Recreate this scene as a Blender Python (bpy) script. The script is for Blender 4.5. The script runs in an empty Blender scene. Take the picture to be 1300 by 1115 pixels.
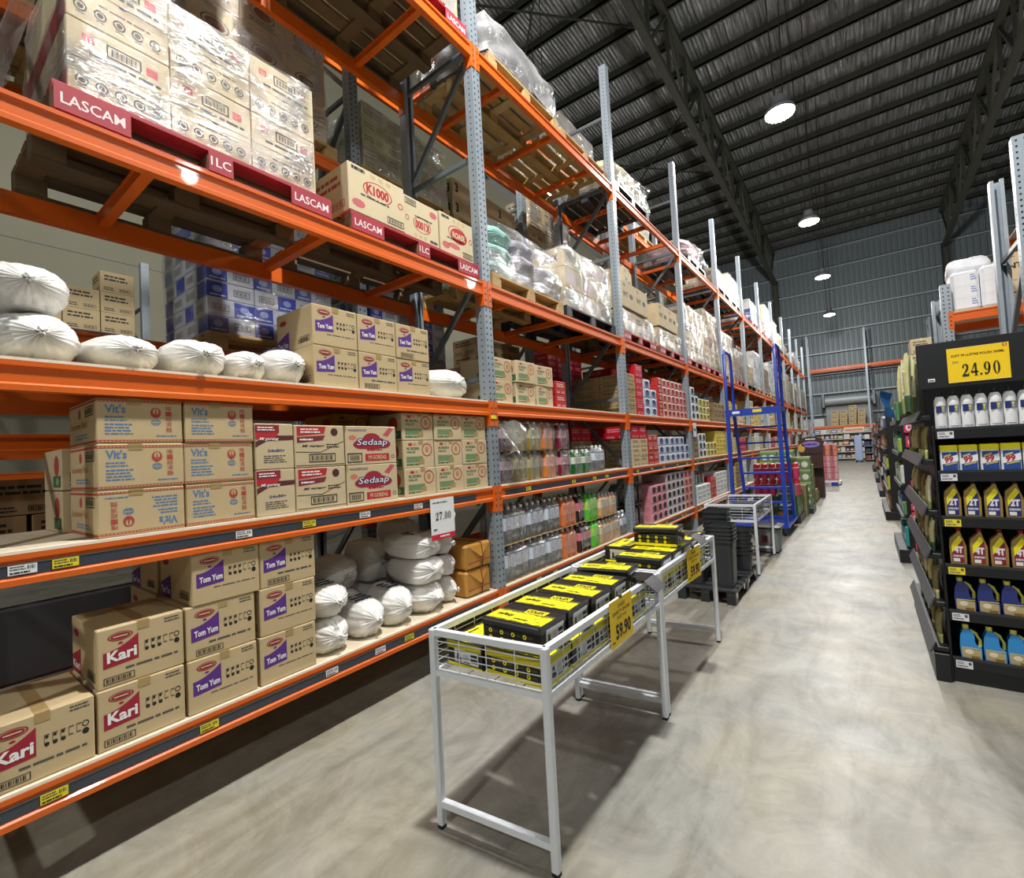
import bpy, math, random
from mathutils import Vector, Matrix
sc = bpy.context.scene
COL = sc.collection
PI = math.pi
R = random.Random(7)

# ---------------------------------------------------------------- camera
def cam_axes(y, p, r):
    cy, sy, cp, sp, cr, sr = math.cos(y), math.sin(y), math.cos(p), math.sin(p), math.cos(r), math.sin(r)
    f = Vector((-sy * cp, cy * cp, sp)); rt = Vector((cy, sy, 0)); up = rt.cross(f)
    return cr * rt + sr * up, -sr * rt + cr * up, f
_a, _b, _c = cam_axes(.63901, .03198, -.05343)
cd = bpy.data.cameras.new('camera'); cam = bpy.data.objects.new('camera', cd); COL.objects.link(cam)
m = Matrix.Identity(4)
for i in range(3):
    m[i][0], m[i][1], m[i][2] = _a[i], _b[i], -_c[i]
m[2][3] = 1.5
cam.matrix_world = m
cd.sensor_fit = 'HORIZONTAL'; cd.sensor_width = 36; cd.lens = 600 / 1300 * 36; cd.clip_end = 200
sc.camera = cam

# ---------------------------------------------------------------- materials
def nt(name):
    m = bpy.data.materials.new(name); m.use_nodes = True
    t = m.node_tree; b = t.nodes['Principled BSDF']
    return m, t, b
def lin(c):
    if isinstance(c, str):
        c = c.lstrip('#'); c = [int(c[i:i + 2], 16) / 255 for i in (0, 2, 4)]
        c = [x / 12.92 if x <= .04045 else ((x + .055) / 1.055) ** 2.4 for x in c]
    return tuple(c) + (1,)
_mc = {}
def M(col, rough=.55, metal=0, var=.12, scale=9, bump=0, spec=.5, coat=0, stretch=None, trans=0, emit=0, sheen=0):
    """procedural principled material: noise-varied colour, optional bump"""
    key = (col, rough, metal, var, scale, bump, spec, coat, stretch, trans, emit)
    if key in _mc: return _mc[key]
    m, t, b = nt('surface')
    c = lin(col); N = t.nodes; L = t.links
    b.inputs['Roughness'].default_value = rough; b.inputs['Metallic'].default_value = metal
    b.inputs['Specular IOR Level'].default_value = spec; b.inputs['Coat Weight'].default_value = coat
    b.inputs['Transmission Weight'].default_value = trans
    if emit:
        b.inputs['Emission Color'].default_value = c; b.inputs['Emission Strength'].default_value = emit
    tc = N.new('ShaderNodeTexCoord'); src = tc.outputs['Object']
    if stretch:
        mp = N.new('ShaderNodeMapping'); mp.inputs['Scale'].default_value = stretch
        L.new(src, mp.inputs['Vector']); src = mp.outputs['Vector']
    if var or bump:
        n = N.new('ShaderNodeTexNoise'); n.inputs['Scale'].default_value = scale; n.inputs['Detail'].default_value = 4
        L.new(src, n.inputs['Vector'])
    if var:
        mx = N.new('ShaderNodeMix'); mx.data_type = 'RGBA'
        mx.inputs[6].default_value = tuple(x * (1 - var) for x in c[:3]) + (1,)
        mx.inputs[7].default_value = tuple(min(1, x * (1 + var)) for x in c[:3]) + (1,)
        L.new(n.outputs['Fac'], mx.inputs[0]); L.new(mx.outputs[2], b.inputs['Base Color'])
    else:
        b.inputs['Base Color'].default_value = c
    if bump:
        bp = N.new('ShaderNodeBump'); bp.inputs['Strength'].default_value = bump; bp.inputs['Distance'].default_value = .02
        L.new(n.outputs['Fac'], bp.inputs['Height']); L.new(bp.outputs['Normal'], b.inputs['Normal'])
    _mc[key] = m
    return m
def film(name, base=.12, amt=.5, scale=14, stretch=(1, 1, 1), tint=(.97, .97, .97), rough=.13, bump=.7, white=.22):
    """clear stretch film: transparent sheet with crumpled glossy streaks"""
    m, t, b = nt(name); N = t.nodes; L = t.links; N.remove(b)
    out = [n for n in N if n.type == 'OUTPUT_MATERIAL'][0]
    tr = N.new('ShaderNodeBsdfTransparent'); tr.inputs[0].default_value = tint + (1,)
    gl = N.new('ShaderNodeBsdfGlossy'); gl.inputs['Roughness'].default_value = rough
    gl.inputs['Color'].default_value = (.95, .96, .97, 1)
    df = N.new('ShaderNodeBsdfDiffuse'); df.inputs[0].default_value = (.8, .8, .8, 1)
    tc = N.new('ShaderNodeTexCoord'); mp = N.new('ShaderNodeMapping'); mp.inputs['Scale'].default_value = stretch
    n = N.new('ShaderNodeTexNoise'); n.inputs['Scale'].default_value = scale; n.inputs['Detail'].default_value = 5
    n.inputs['Distortion'].default_value = 1.2
    L.new(tc.outputs['Object'], mp.inputs[0]); L.new(mp.outputs[0], n.inputs['Vector'])
    bp = N.new('ShaderNodeBump'); bp.inputs['Strength'].default_value = bump; bp.inputs['Distance'].default_value = .03
    L.new(n.outputs['Fac'], bp.inputs['Height']); L.new(bp.outputs[0], gl.inputs['Normal'])
    n2 = N.new('ShaderNodeTexNoise'); n2.inputs['Scale'].default_value = scale * .45; n2.inputs['Detail'].default_value = 6; n2.inputs['Distortion'].default_value = .8
    m2 = N.new('ShaderNodeMapping'); m2.inputs['Location'].default_value = (5, 3, 8); L.new(tc.outputs['Object'], m2.inputs[0]); L.new(m2.outputs[0], n2.inputs['Vector'])
    cr = N.new('ShaderNodeMapRange'); cr.inputs[1].default_value = .42; cr.inputs[2].default_value = .7
    cr.inputs[3].default_value = base; cr.inputs[4].default_value = amt
    L.new(n2.outputs['Fac'], cr.inputs[0])
    gd = N.new('ShaderNodeMixShader'); gd.inputs[0].default_value = white
    L.new(gl.outputs[0], gd.inputs[1]); L.new(df.outputs[0], gd.inputs[2])
    mx = N.new('ShaderNodeMixShader'); L.new(cr.outputs[0], mx.inputs[0]); L.new(tr.outputs[0], mx.inputs[1]); L.new(gd.outputs[0], mx.inputs[2])
    L.new(mx.outputs[0], out.inputs['Surface'])
    return m

ORANGE = M('#dc6415', .42, 0, .07, 5, coat=.12)
STEEL = M('#98a3ac', .42, .3, .12, 18)
DARKSTEEL = M('#6d747a', .45, .4, .12, 14)
HOLE = M('#0b0d10', .8, 0, 0)
STRIP = M('#3b424c', .3, 0, .08, 20, spec=.6)
CARD = M('#c4ae85', .8, 0, .07, 7)
CARD2 = M('#cab793', .8, 0, .07, 7)
CARD3 = M('#d6c6a2', .8, 0, .06, 7)
CARDD = M('#a88e62', .82, 0, .08, 7)
TAPE = M('#ac9263', .28, 0, .05, 12)
WHITE = M('#f1f1ee', .5, 0, .03)
PLYWOOD = M('#d8cbb2', .7, 0, .12, 4, stretch=(1, 14, 1))
WOOD = M('#b89a68', .75, 0, .22, 6, stretch=(3, 1, 3))
WOODD = M('#6f5a40', .8, 0, .25, 6, stretch=(3, 1, 3))
REDWOOD = M('#a8333f', .6, 0, .18, 7)
BLACKP = M('#2f3235', .36, 0, .15, 12)
BLACKM = M('#15171a', .42, 0, .1, 12)
INK = M('#1d1c1e', .6, 0, 0)
INKG = M('#55524c', .7, 0, 0)
RED = M('#b8232e', .6, 0, .04); CRIM = M('#9e1b33', .6, 0, .04)
PURP = M('#5b2d86', .6, 0, .04)
BLUEP = M('#5580aa', .65, 0, .04); REDP = M('#b0483a', .65, 0, .04)
GREENP = M('#3f6a45', .65, 0, .04)
YELTAG = M('#f0dc28', .5, 0, .05)
YEL = M('#f4ea21', .42, 0, .05)
SIGNY = M('#fbd312', .5, 0, .04)
WHITEFRAME = M('#dfe4ea', .35, 0, .06, 10)
PE = M('#f0eee9', .3, 0, .10, 9, bump=.45, spec=.6, stretch=(1, 2.5, 2.5))
CREAMLOAD = M('#cfc4a4', .7, 0, .15, 5)
FILM = film('stretch film', .09, .8, 7, (.8, .8, 4.5), rough=.1, bump=1.)
FILMS = film('shrink film', .14, .62, 20, (1, 1, .8), rough=.14, bump=1.)
FILMC = film('can film', .03, .22, 20, (1, 1, .8), rough=.15, bump=.8)
FILMB = film('clear load film', .05, .45, 7, (.8, .8, 3), rough=.12, bump=1.)
FILMW = film('milky film', .15, .55, 12, (1, 1, 1), rough=.16, bump=.8, white=.5)
FILMD = film('dusty film', .45, .85, 6, (1, 1, 1), rough=.2, bump=.9, white=.4)

# ---------------------------------------------------------------- mesh builder
FONTS = {}
def text_font(name):
    if name not in FONTS:
        FONTS[name] = None
        if name == 'cjk':
            try:
                import os
                FONTS[name] = bpy.data.fonts.load(os.path.join(bpy.utils.system_resource('DATAFILES'), 'fonts', 'Noto Sans CJK Regular.woff2'))
            except Exception: pass
    return FONTS[name]
_tx = {}
def text_geo(s, bold=0., font='', shear=0.):
    k = (s, bold, font, shear)
    if k in _tx: return _tx[k]
    c = bpy.data.curves.new('t', 'FONT'); c.body = s; c.resolution_u = 2; c.offset = bold; c.shear = shear; c.fill_mode = 'FRONT'
    c.align_x = 'CENTER'
    f = text_font(font)
    if f: c.font = f
    o = bpy.data.objects.new('t', c); me = o.to_mesh()
    vs = [(v.co.x, v.co.y) for v in me.vertices]; fs = [tuple(p.vertices) for p in me.polygons]
    o.to_mesh_clear(); bpy.data.objects.remove(o); bpy.data.curves.remove(c)
    if vs:
        x0 = min(v[0] for v in vs); x1 = max(v[0] for v in vs); y0 = min(v[1] for v in vs); y1 = max(v[1] for v in vs)
        w = max(1e-6, x1 - x0); h = max(1e-6, y1 - y0)
        vs = [((x - x0) / w, (y - y0) / h) for x, y in vs]
    _tx[k] = (vs, fs)
    return _tx[k]

class MB:
    def __init__(s): s.v, s.f, s.mi, s.ms, s.sm = [], [], [], [], []
    def slot(s, m):
        if m not in s.ms: s.ms.append(m)
        return s.ms.index(m)
    def add(s, vs, fs, m, smooth=False):
        b = len(s.v); k = s.slot(m); s.v += [tuple(v) for v in vs]
        for f in fs: s.f.append(tuple(b + i for i in f)); s.mi.append(k); s.sm.append(smooth)
    def box(s, x0, y0, z0, x1, y1, z1, m, c=0):
        if x1 < x0: x0, x1 = x1, x0
        if y1 < y0: y0, y1 = y1, y0
        if z1 < z0: z0, z1 = z1, z0
        if not c:
            vs = [(x, y, z) for z in (z0, z1) for y in (y0, y1) for x in (x0, x1)]
            s.add(vs, [(0, 2, 3, 1), (4, 5, 7, 6), (0, 1, 5, 4), (2, 6, 7, 3), (0, 4, 6, 2), (1, 3, 7, 5)], m); return
        c = min(c, (x1 - x0) / 2.2, (y1 - y0) / 2.2, (z1 - z0) / 2.2)
        L = [(x0, x1), (y0, y1), (z0, z1)]; vs = []; idx = {}
        for i in (0, 1):
            for j in (0, 1):
                for k in (0, 1):
                    for a in range(3):   # vertex on face normal to axis a: full extent on a, inset on others
                        p = [L[0][i], L[1][j], L[2][k]]; e = (i, j, k)
                        for q in range(3):
                            if q != a: p[q] += c if e[q] == 0 else -c
                        idx[(i, j, k, a)] = len(vs); vs.append(p)
        fs = []
        def F(*l): fs.append(tuple(idx[q] for q in l))
        F((0,0,0,0),(0,0,1,0),(0,1,1,0),(0,1,0,0)); F((1,0,0,0),(1,1,0,0),(1,1,1,0),(1,0,1,0))
        F((0,0,0,1),(1,0,0,1),(1,0,1,1),(0,0,1,1)); F((0,1,0,1),(0,1,1,1),(1,1,1,1),(1,1,0,1))
        F((0,0,0,2),(0,1,0,2),(1,1,0,2),(1,0,0,2)); F((0,0,1,2),(1,0,1,2),(1,1,1,2),(0,1,1,2))
        for i in (0, 1):
            for j in (0, 1):
                F((i,j,0,0),(i,j,0,1),(i,j,1,1),(i,j,1,0)); F((i,0,j,0),(i,0,j,2),(i,1,j,2),(i,1,j,0)); F((0,i,j,1),(0,i,j,2),(1,i,j,2),(1,i,j,1))
                for k in (0, 1): F((i,j,k,0),(i,j,k,1),(i,j,k,2))
        s.add(vs, fs, m)
    def prism(s, pts, a, b, axis, m, smooth=False):
        """extrude 2-D pts from a to b along axis 0/1/2 (pts are the other two axes in order)"""
        n = len(pts)
        def P(p, t):
            q = list(p); q.insert(axis, t); return q
        vs = [P(p, a) for p in pts] + [P(p, b) for p in pts]
        s.add(vs, [(i, (i + 1) % n, n + (i + 1) % n, n + i) for i in range(n)], m, smooth)
        s.add(vs, [tuple(range(n))[::-1], tuple(range(n, 2 * n))], m)
    def bar(s, p, q, w, h, m, up=(0, 0, 1)):
        p, q = Vector(p), Vector(q); d = (q - p).normalized(); u = Vector(up)
        if abs(d.dot(u)) > .98: u = Vector((0, 1, 0))
        x = d.cross(u).normalized(); y = x.cross(d)
        vs = [e + x * (i * w / 2) + y * (j * h / 2) for e in (p, q) for i, j in ((-1, -1), (1, -1), (1, 1), (-1, 1))]
        s.add(vs, [(0, 1, 2, 3), (7, 6, 5, 4)] + [(i, i + 4, (i + 1) % 4 + 4, (i + 1) % 4) for i in range(4)], m)
    def tube(s, pts, r, m, n=8, cap=True):
        pts = [Vector(p) for p in pts]; rings = []
        for i, p in enumerate(pts):
            d = (pts[min(i + 1, len(pts) - 1)] - pts[max(i - 1, 0)]).normalized()
            u = Vector((0, 0, 1)) if abs(d.z) < .95 else Vector((0, 1, 0))
            x = d.cross(u).normalized(); y = x.cross(d); rr = r[i] if isinstance(r, (list, tuple)) else r
            rings.append([p + (x * math.cos(2 * PI * k / n) + y * math.sin(2 * PI * k / n)) * rr for k in range(n)])
        vs = [v for g in rings for v in g]
        fs = [(i * n + k, i * n + (k + 1) % n, (i + 1) * n + (k + 1) % n, (i + 1) * n + k) for i in range(len(pts) - 1) for k in range(n)]
        s.add(vs, fs, m, True)
        if cap: s.add(rings[0] + rings[-1], [tuple(range(n))[::-1], tuple(range(n, 2 * n))], m)
    def lathe(s, prof, c=(0, 0, 0), n=14, sx=1, sy=1, sq=2.):
        """prof: list of (r, z, material of the band that starts here); sq>2 squares the section"""
        def ring(r, z):
            o = []
            for k in range(n):
                a = 2 * PI * (k + .5) / n; ca, sa = math.cos(a), math.sin(a)
                e = (abs(ca) ** sq + abs(sa) ** sq) ** (-1 / sq)
                o.append((c[0] + r * ca * e * sx, c[1] + r * sa * e * sy, c[2] + z))
            return o
        for (r0, z0, m), (r1, z1, _) in zip(prof, prof[1:]):
            s.add(ring(r0, z0) + ring(r1, z1), [(k, (k + 1) % n, n + (k + 1) % n, n + k) for k in range(n)], m, True)
        s.add(ring(prof[-1][0], prof[-1][1]), [tuple(range(n))], prof[-2][2])
        s.add(ring(prof[0][0], prof[0][1]), [tuple(range(n))[::-1]], prof[0][2])
    def grid(s, rows, m, smooth=True, wrap=False):
        nr, nc = len(rows), len(rows[0]); vs = [p for r in rows for p in r]
        fs = [(i * nc + j, i * nc + (j + 1) % nc, (i + 1) * nc + (j + 1) % nc, (i + 1) * nc + j) for i in range(nr - 1) for j in range(nc if wrap else nc - 1)]
        s.add(vs, fs, m, smooth)
    def mesh(s, name):
        me = bpy.data.meshes.new(name); me.from_pydata(s.v, [], s.f)
        for m in s.ms: me.materials.append(m)
        me.polygons.foreach_set('material_index', s.mi); me.polygons.foreach_set('use_smooth', s.sm)
        me.update(); return me

class Face:
    """a printable flat face: origin o, unit u (right), v (up); width w and height h; coordinates 0..1"""
    def __init__(s, mb, o, u, v, w, h, flip=False):
        s.mb, s.o, s.u, s.vv, s.w, s.h, s.flip = mb, Vector(o), Vector(u), Vector(v), w, h, flip
        s.n = s.u.cross(s.vv)
    def P(s, a, b, l=1):
        if s.flip: a, b = 1 - a, 1 - b
        return s.o + s.u * (a * s.w) + s.vv * (b * s.h) + s.n * (.0006 * l)
    def rect(s, a0, b0, a1, b1, m, l=1): s.poly([(a0, b0), (a1, b0), (a1, b1), (a0, b1)], m, l)
    def poly(s, pts, m, l=1): s.mb.add([s.P(a, b, l) for a, b in pts], [tuple(range(len(pts)))], m)
    def oval(s, a, b, ra, rb, m, l=1, n=16): s.poly([(a + ra * math.cos(2 * PI * i / n), b + rb * math.sin(2 * PI * i / n)) for i in range(n)], m, l)
    def ring(s, a, b, ra, rb, t, m, l=1, n=16):
        for i in range(n):
            t0, t1 = 2 * PI * i / n, 2 * PI * (i + 1) / n
            s.poly([(a + ra * math.cos(t0), b + rb * math.sin(t0)), (a + ra * math.cos(t1), b + rb * math.sin(t1)), (a + ra * t * math.cos(t1), b + rb * t * math.sin(t1)), (a + ra * t * math.cos(t0), b + rb * t * math.sin(t0))], m, l)
    def text(s, t, a0, b0, a1, b1, m, l=2, bold=.02, font='', shear=0., rise=0.):
        vs, fs = text_geo(t, bold, font, shear)
        s.mb.add([s.P(a0 + x * (a1 - a0), b0 + y * (b1 - b0) + rise * x, l) for x, y in vs], fs, m)
    def lines(s, a0, b0, a1, b1, n, m, l=1, jag=.25):
        h = (b1 - b0) / (2 * n - 1)
        for i in range(n):
            x, e, k = a0, a1 - (a1 - a0) * jag * ((i * 7) % 5) / 5, i * 3
            while x < e - 1e-4:          # words of uneven length
                w = min(e - x, (a1 - a0) * (.16, .3, .1, .22, .13)[k % 5]); s.rect(x, b0 + 2 * i * h, x + w, b0 + (2 * i + 1) * h, m, l)
                x += w + (a1 - a0) * .035; k += 1
    def barcode(s, a0, b0, a1, b1, m, n=14, l=2, frame=True):
        if frame:
            e = (b1 - b0) * .1; f = e * s.h / s.w
            for q in ((a0, b0, a1, b0 + e), (a0, b1 - e, a1, b1), (a0, b0, a0 + f, b1), (a1 - f, b0, a1, b1)): s.rect(*q, m, l)
            a0 += 3 * f; a1 -= 3 * f; b0 += 2.2 * e; b1 -= 2.2 * e
        w = (a1 - a0) / n
        for i in range(n): s.rect(a0 + i * w, b0, a0 + (i + (.35 if (i * 5) % 3 else .7)) * w, b1, m, l)

# ---------------------------------------------------------------- objects
def ob(name, data, parent=None, loc=(0, 0, 0), rz=0, label=None, cat=None, group=None, kind=None, rot=None, scale=None):
    if isinstance(data, MB): data = data.mesh(name)
    o = bpy.data.objects.new(name, data); COL.objects.link(o)
    o.location = loc; o.rotation_euler = rot or (0, 0, rz)
    if scale: o.scale = scale
    if parent: o.parent = parent
    if label: o['label'] = label
    if cat: o['category'] = cat
    if group: o['group'] = group
    if kind: o['kind'] = kind
    return o
thing = lambda name, label, cat, loc=(0, 0, 0), rz=0, group=None, **k: ob(name, None, None, loc, rz, label, cat, group, 'thing', **k)
struct = lambda name, data, **k: ob(name, data, kind='structure', **k)
ORD = ['first', 'second', 'third', 'fourth', 'fifth', 'sixth', 'seventh', 'eighth', 'ninth', 'tenth', 'eleventh', 'twelfth', 'thirteenth', 'fourteenth', 'fifteenth', 'sixteenth', 'seventeenth', 'eighteenth', 'nineteenth', 'twentieth']
def row_word(i, n):
    if n == 1: return ''
    if n == 2: return ('lower', 'upper')[i]
    if n == 3: return ('bottom', 'middle', 'top')[i]
    return ('bottom row' if i == 0 else 'top row' if i == n - 1 else ORD[i] + ' row up')
# ---------------------------------------------------------------- building shell
def concrete():
    m, t, b = nt('polished concrete'); N = t.nodes; L = t.links
    tc = N.new('ShaderNodeTexCoord'); o = tc.outputs['Object']
    def noise(s, d=6, dist=0, vec=o, ro=.6):
        n = N.new('ShaderNodeTexNoise'); n.inputs['Scale'].default_value = s; n.inputs['Detail'].default_value = d
        n.inputs['Distortion'].default_value = dist; n.inputs['Roughness'].default_value = ro; L.new(vec, n.inputs['Vector']); return n.outputs['Fac']
    def ramp(src, stops):
        r = N.new('ShaderNodeValToRGB'); e = r.color_ramp.elements
        while len(e) < len(stops): e.new(.5)
        for q, (p, c) in zip(e, stops): q.position = p; q.color = lin(c)
        L.new(src, r.inputs[0]); return r.outputs[0]
    def mix(f, a, c, mode='MIX'):
        x = N.new('ShaderNodeMix'); x.data_type = 'RGBA'; x.blend_type = mode
        if isinstance(f, (int, float)): x.inputs[0].default_value = f
        else: L.new(f, x.inputs[0])
        L.new(a, x.inputs[6]); L.new(c, x.inputs[7]); return x.outputs[2]
    base = ramp(noise(.55, 8, .8), [(.34, '#74726a'), (.5, '#94928a'), (.66, '#aeaba0')])
    fine = ramp(noise(2.6, 10, 1.6, ro=.72), [(.34, '#56534a'), (.46, '#8c897f'), (.56, '#b5b1a4'), (.68, '#d0cab8')])
    mp = N.new('ShaderNodeMapping'); mp.inputs['Scale'].default_value = (2.2, .5, 1); mp.inputs['Rotation'].default_value = (0, 0, .5); L.new(o, mp.inputs[0])
    stain = ramp(noise(1.5, 7, 2.2, mp.outputs[0]), [(.38, '#63604f'), (.5, '#a29f94'), (.64, '#bdb9ae')])
    tan = ramp(noise(.8, 5, .5), [(.46, '#9c9a94'), (.62, '#b8a67f')])
    c = mix(.55, base, fine); c = mix(.35, c, stain); c = mix(.3, c, tan)
    br = N.new('ShaderNodeTexBrick'); br.inputs['Scale'].default_value = 1; br.inputs['Mortar Size'].default_value = .0035
    br.inputs['Brick Width'].default_value = 60; br.inputs['Row Height'].default_value = 5.95; br.offset = 0
    bm = N.new('ShaderNodeMapping'); bm.inputs['Location'].default_value = (23, 0, 0); L.new(o, bm.inputs[0]); L.new(bm.outputs[0], br.inputs[0])
    br.inputs['Color1'].default_value = br.inputs['Color2'].default_value = (.77, .785, .79, 1); br.inputs['Mortar'].default_value = (.4, .38, .36, 1)
    c = mix(1., c, br.outputs[0], 'MULTIPLY')
    L.new(c, b.inputs['Base Color'])
    rg = N.new('ShaderNodeMapRange'); rg.inputs[3].default_value = .32; rg.inputs[4].default_value = .6; L.new(noise(3, 5), rg.inputs[0]); L.new(rg.outputs[0], b.inputs['Roughness'])
    bp = N.new('ShaderNodeBump'); bp.inputs['Strength'].default_value = .12; bp.inputs['Distance'].default_value = .01; L.new(noise(14, 8), bp.inputs['Height']); L.new(bp.outputs[0], b.inputs['Normal'])
    return m
def foil():
    m, t, b = nt('foil roof lining'); N = t.nodes; L = t.links
    tc = N.new('ShaderNodeTexCoord'); mp = N.new('ShaderNodeMapping'); mp.inputs['Scale'].default_value = (7, .55, 1); L.new(tc.outputs['Object'], mp.inputs[0])
    n = N.new('ShaderNodeTexNoise'); n.inputs['Scale'].default_value = 1.3; n.inputs['Detail'].default_value = 8; n.inputs['Distortion'].default_value = .7; L.new(mp.outputs[0], n.inputs['Vector'])
    r = N.new('ShaderNodeValToRGB'); r.color_ramp.elements[0].position = .3; r.color_ramp.elements[0].color = lin('#74777a'); r.color_ramp.elements[1].position = .75; r.color_ramp.elements[1].color = lin('#c9ccd0')
    L.new(n.outputs['Fac'], r.inputs[0]); L.new(r.outputs[0], b.inputs['Base Color'])
    b.inputs['Metallic'].default_value = .6; b.inputs['Roughness'].default_value = .38
    w = N.new('ShaderNodeTexWave'); w.inputs['Scale'].default_value = 2.4; w.bands_direction = 'X'; L.new(tc.outputs['Object'], w.inputs['Vector'])
    ad = N.new('ShaderNodeMath'); ad.operation = 'MULTIPLY_ADD'; ad.inputs[1].default_value = .25; L.new(w.outputs['Fac'], ad.inputs[0]); L.new(n.outputs['Fac'], ad.inputs[2])
    bp = N.new('ShaderNodeBump'); bp.inputs['Strength'].default_value = .9; bp.inputs['Distance'].default_value = .12; L.new(ad.outputs[0], bp.inputs['Height']); L.new(bp.outputs[0], b.inputs['Normal'])
    return m
XL, XR, YB, YF = -11.0, 16.0, -11.0, 38.0
def roof_z(y): return 15.65 - .04 * (y - 20)
b = MB(); b.box(XL - .2, YB - .2, -.2, XR + .2, YF + .2, 0, concrete()); struct('floor', b)
b = MB(); f = foil()
for x in range(int(XL) - 1, int(XR) + 1, 3):
    b.add([(x, YB, roof_z(YB)), (x, YF, roof_z(YF)), (x + 3, YF, roof_z(YF)), (x + 3, YB, roof_z(YB))], [(0, 1, 2, 3)], f)
    b.add([(x, YB, roof_z(YB) + .1), (x, YF, roof_z(YF) + .1), (x + 3, YF, roof_z(YF) + .1), (x + 3, YB, roof_z(YB) + .1)], [(3, 2, 1, 0)], f)
struct('ceiling', b)
ROOFST = M('#46473f', .55, .3, .1, 6)
y = -9.7
i = 0
while y < YF:
    b = MB(); z = roof_z(y)
    b.box(XL, y - .04, z - .27, XR, y + .04, z - .02, ROOFST); b.box(XL, y - .04, z - .27, XR, y + .11, z - .25, ROOFST)
    struct('purlin', b); y += 1.47; i += 1
def truss(x, sp):
    t = ob('roof_truss', None, kind='structure')
    top = lambda y: roof_z(y) - .42
    bot = lambda y: 12.55 - .035 * (y - 34)
    y0, y1 = YB + .3, YF - .3
    for nm, f in (('top_chord', top), ('bottom_chord', bot)):
        b = MB(); b.bar((x, y0, f(y0)), (x, y1, f(y1)), .22, .2, ROOFST); ob(nm, b, t)
    b = MB(); n = 26; ys = [y0 + (y1 - y0) * k / n for k in range(n + 1)]
    for k in range(n):
        b.bar((x, ys[k], bot(ys[k])), (x, ys[k], top(ys[k])), .1, .1, ROOFST)
        p, q = ((bot, top) if k % 2 else (top, bot))
        b.bar((x, ys[k], p(ys[k])), (x, ys[k + 1], q(ys[k + 1])), .09, .09, ROOFST)
    ob('web_lattice', b, t)
for x in (-4.3, 4.5, 13.2): truss(x, 0)
# flat roof bracing rods in the left bay
for (p, q) in (((-10.9, 9), (-4.3, 16)), ((-4.3, 9), (-10.9, 16)), ((-10.9, 19), (-4.3, 26)), ((-4.3, 19), (-10.9, 26))):
    b = MB(); z = lambda y: roof_z(y) - .5
    b.bar((p[0], p[1], z(p[1])), (q[0], q[1], z(q[1])), .05, .05, ROOFST); struct('roof_brace_trim', b)
# far wall: ribbed cladding with girts, columns under the trusses
CLAD = M('#727c80', .5, .25, .07, 3)
b = MB(); prof = []; x = XL
while x < XR:
    prof += [(x, 0), (x + .16, 0), (x + .19, .035), (x + .25, .035)]; x += .28
zt = roof_z(YF)
b.add([(px, YF - py, 0) for px, py in prof] + [(px, YF - py, zt) for px, py in prof], [(k, k + 1, len(prof) + k + 1, len(prof) + k) for k in range(len(prof) - 1)], CLAD)
b.box(XL, YF + .02, 0, XR, YF + .2, zt, CLAD)
struct('wall_far', b)
GIRT = M('#a3abaf', .5, .2, .06, 5)
for z in (3.0, 4.4, 5.7, 7.1, 8.5, 9.9, 11.3, 12.7, 14.0):
    b = MB(); b.box(XL, YF - .24, z - .05, XR, YF - .04, z - .035, GIRT); b.box(XL, YF - .24, z - .05, XR, YF - .22, z + .05, GIRT); struct('trim_girt', b)
for x in (-4.3, 4.5, 13.2):
    b = MB(); b.box(x - .15, YF - .5, 0, x - .13, YF - .2, 12.6, ROOFST); b.box(x + .13, YF - .5, 0, x + .15, YF - .2, 12.6, ROOFST); b.box(x - .15, YF - .36, 0, x + .15, YF - .34, 12.6, ROOFST)
    struct('wall_column', b)
# white painted lower panels and the roller door of the far wall
b = MB(); b.box(-6, YF - .3, 0, -2.05, YF - .26, 2.75, M('#d9dcdb', .6, 0, .05)); struct('wall_far_dado', b)
d = ob('door_1', None, kind='structure')
b = MB(); g = M('#8d8f90', .45, .3, .05)
for k in range(30): b.box(-1.9, YF - .33 - .02 * (k % 2), .12 * k, .55, YF - .28, .12 * k + .12, g)
ob('door_curtain', b, d)
b = MB(); b.lathe([(.3, -1.25, GIRT), (.3, 1.25, GIRT)], n=14)
ob('door_roll', b, d, (-.65, YF - .65, 3.85), rot=(0, PI / 2, 0))
for x in (-1.98, .66):
    b = MB(); b.box(x - .06, YF - 1, 3.45, x + .06, YF - .3, 4.3, DARKSTEEL); ob('roll_bracket', b, d)
# left wall: plain pale panels with a seam, right and back walls
PALE = M('#8f8d79', .75, 0, .04, 1.5)
b = MB(); b.box(XL - .2, YB, 0, XL, YF, 16.8, PALE); struct('wall_left', b)
b = MB(); b.box(XL, YB, 5.49, XL + .012, YF, 5.53, M('#8b8a7c', .7)); struct('trim_1', b)
b = MB(); b.box(XR, YB, 0, XR + .2, YF, 16.8, CLAD); struct('wall_right', b)
b = MB(); b.box(XL, YB - .2, 0, XR, YB, 17, CLAD); struct('wall_back', b)

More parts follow.
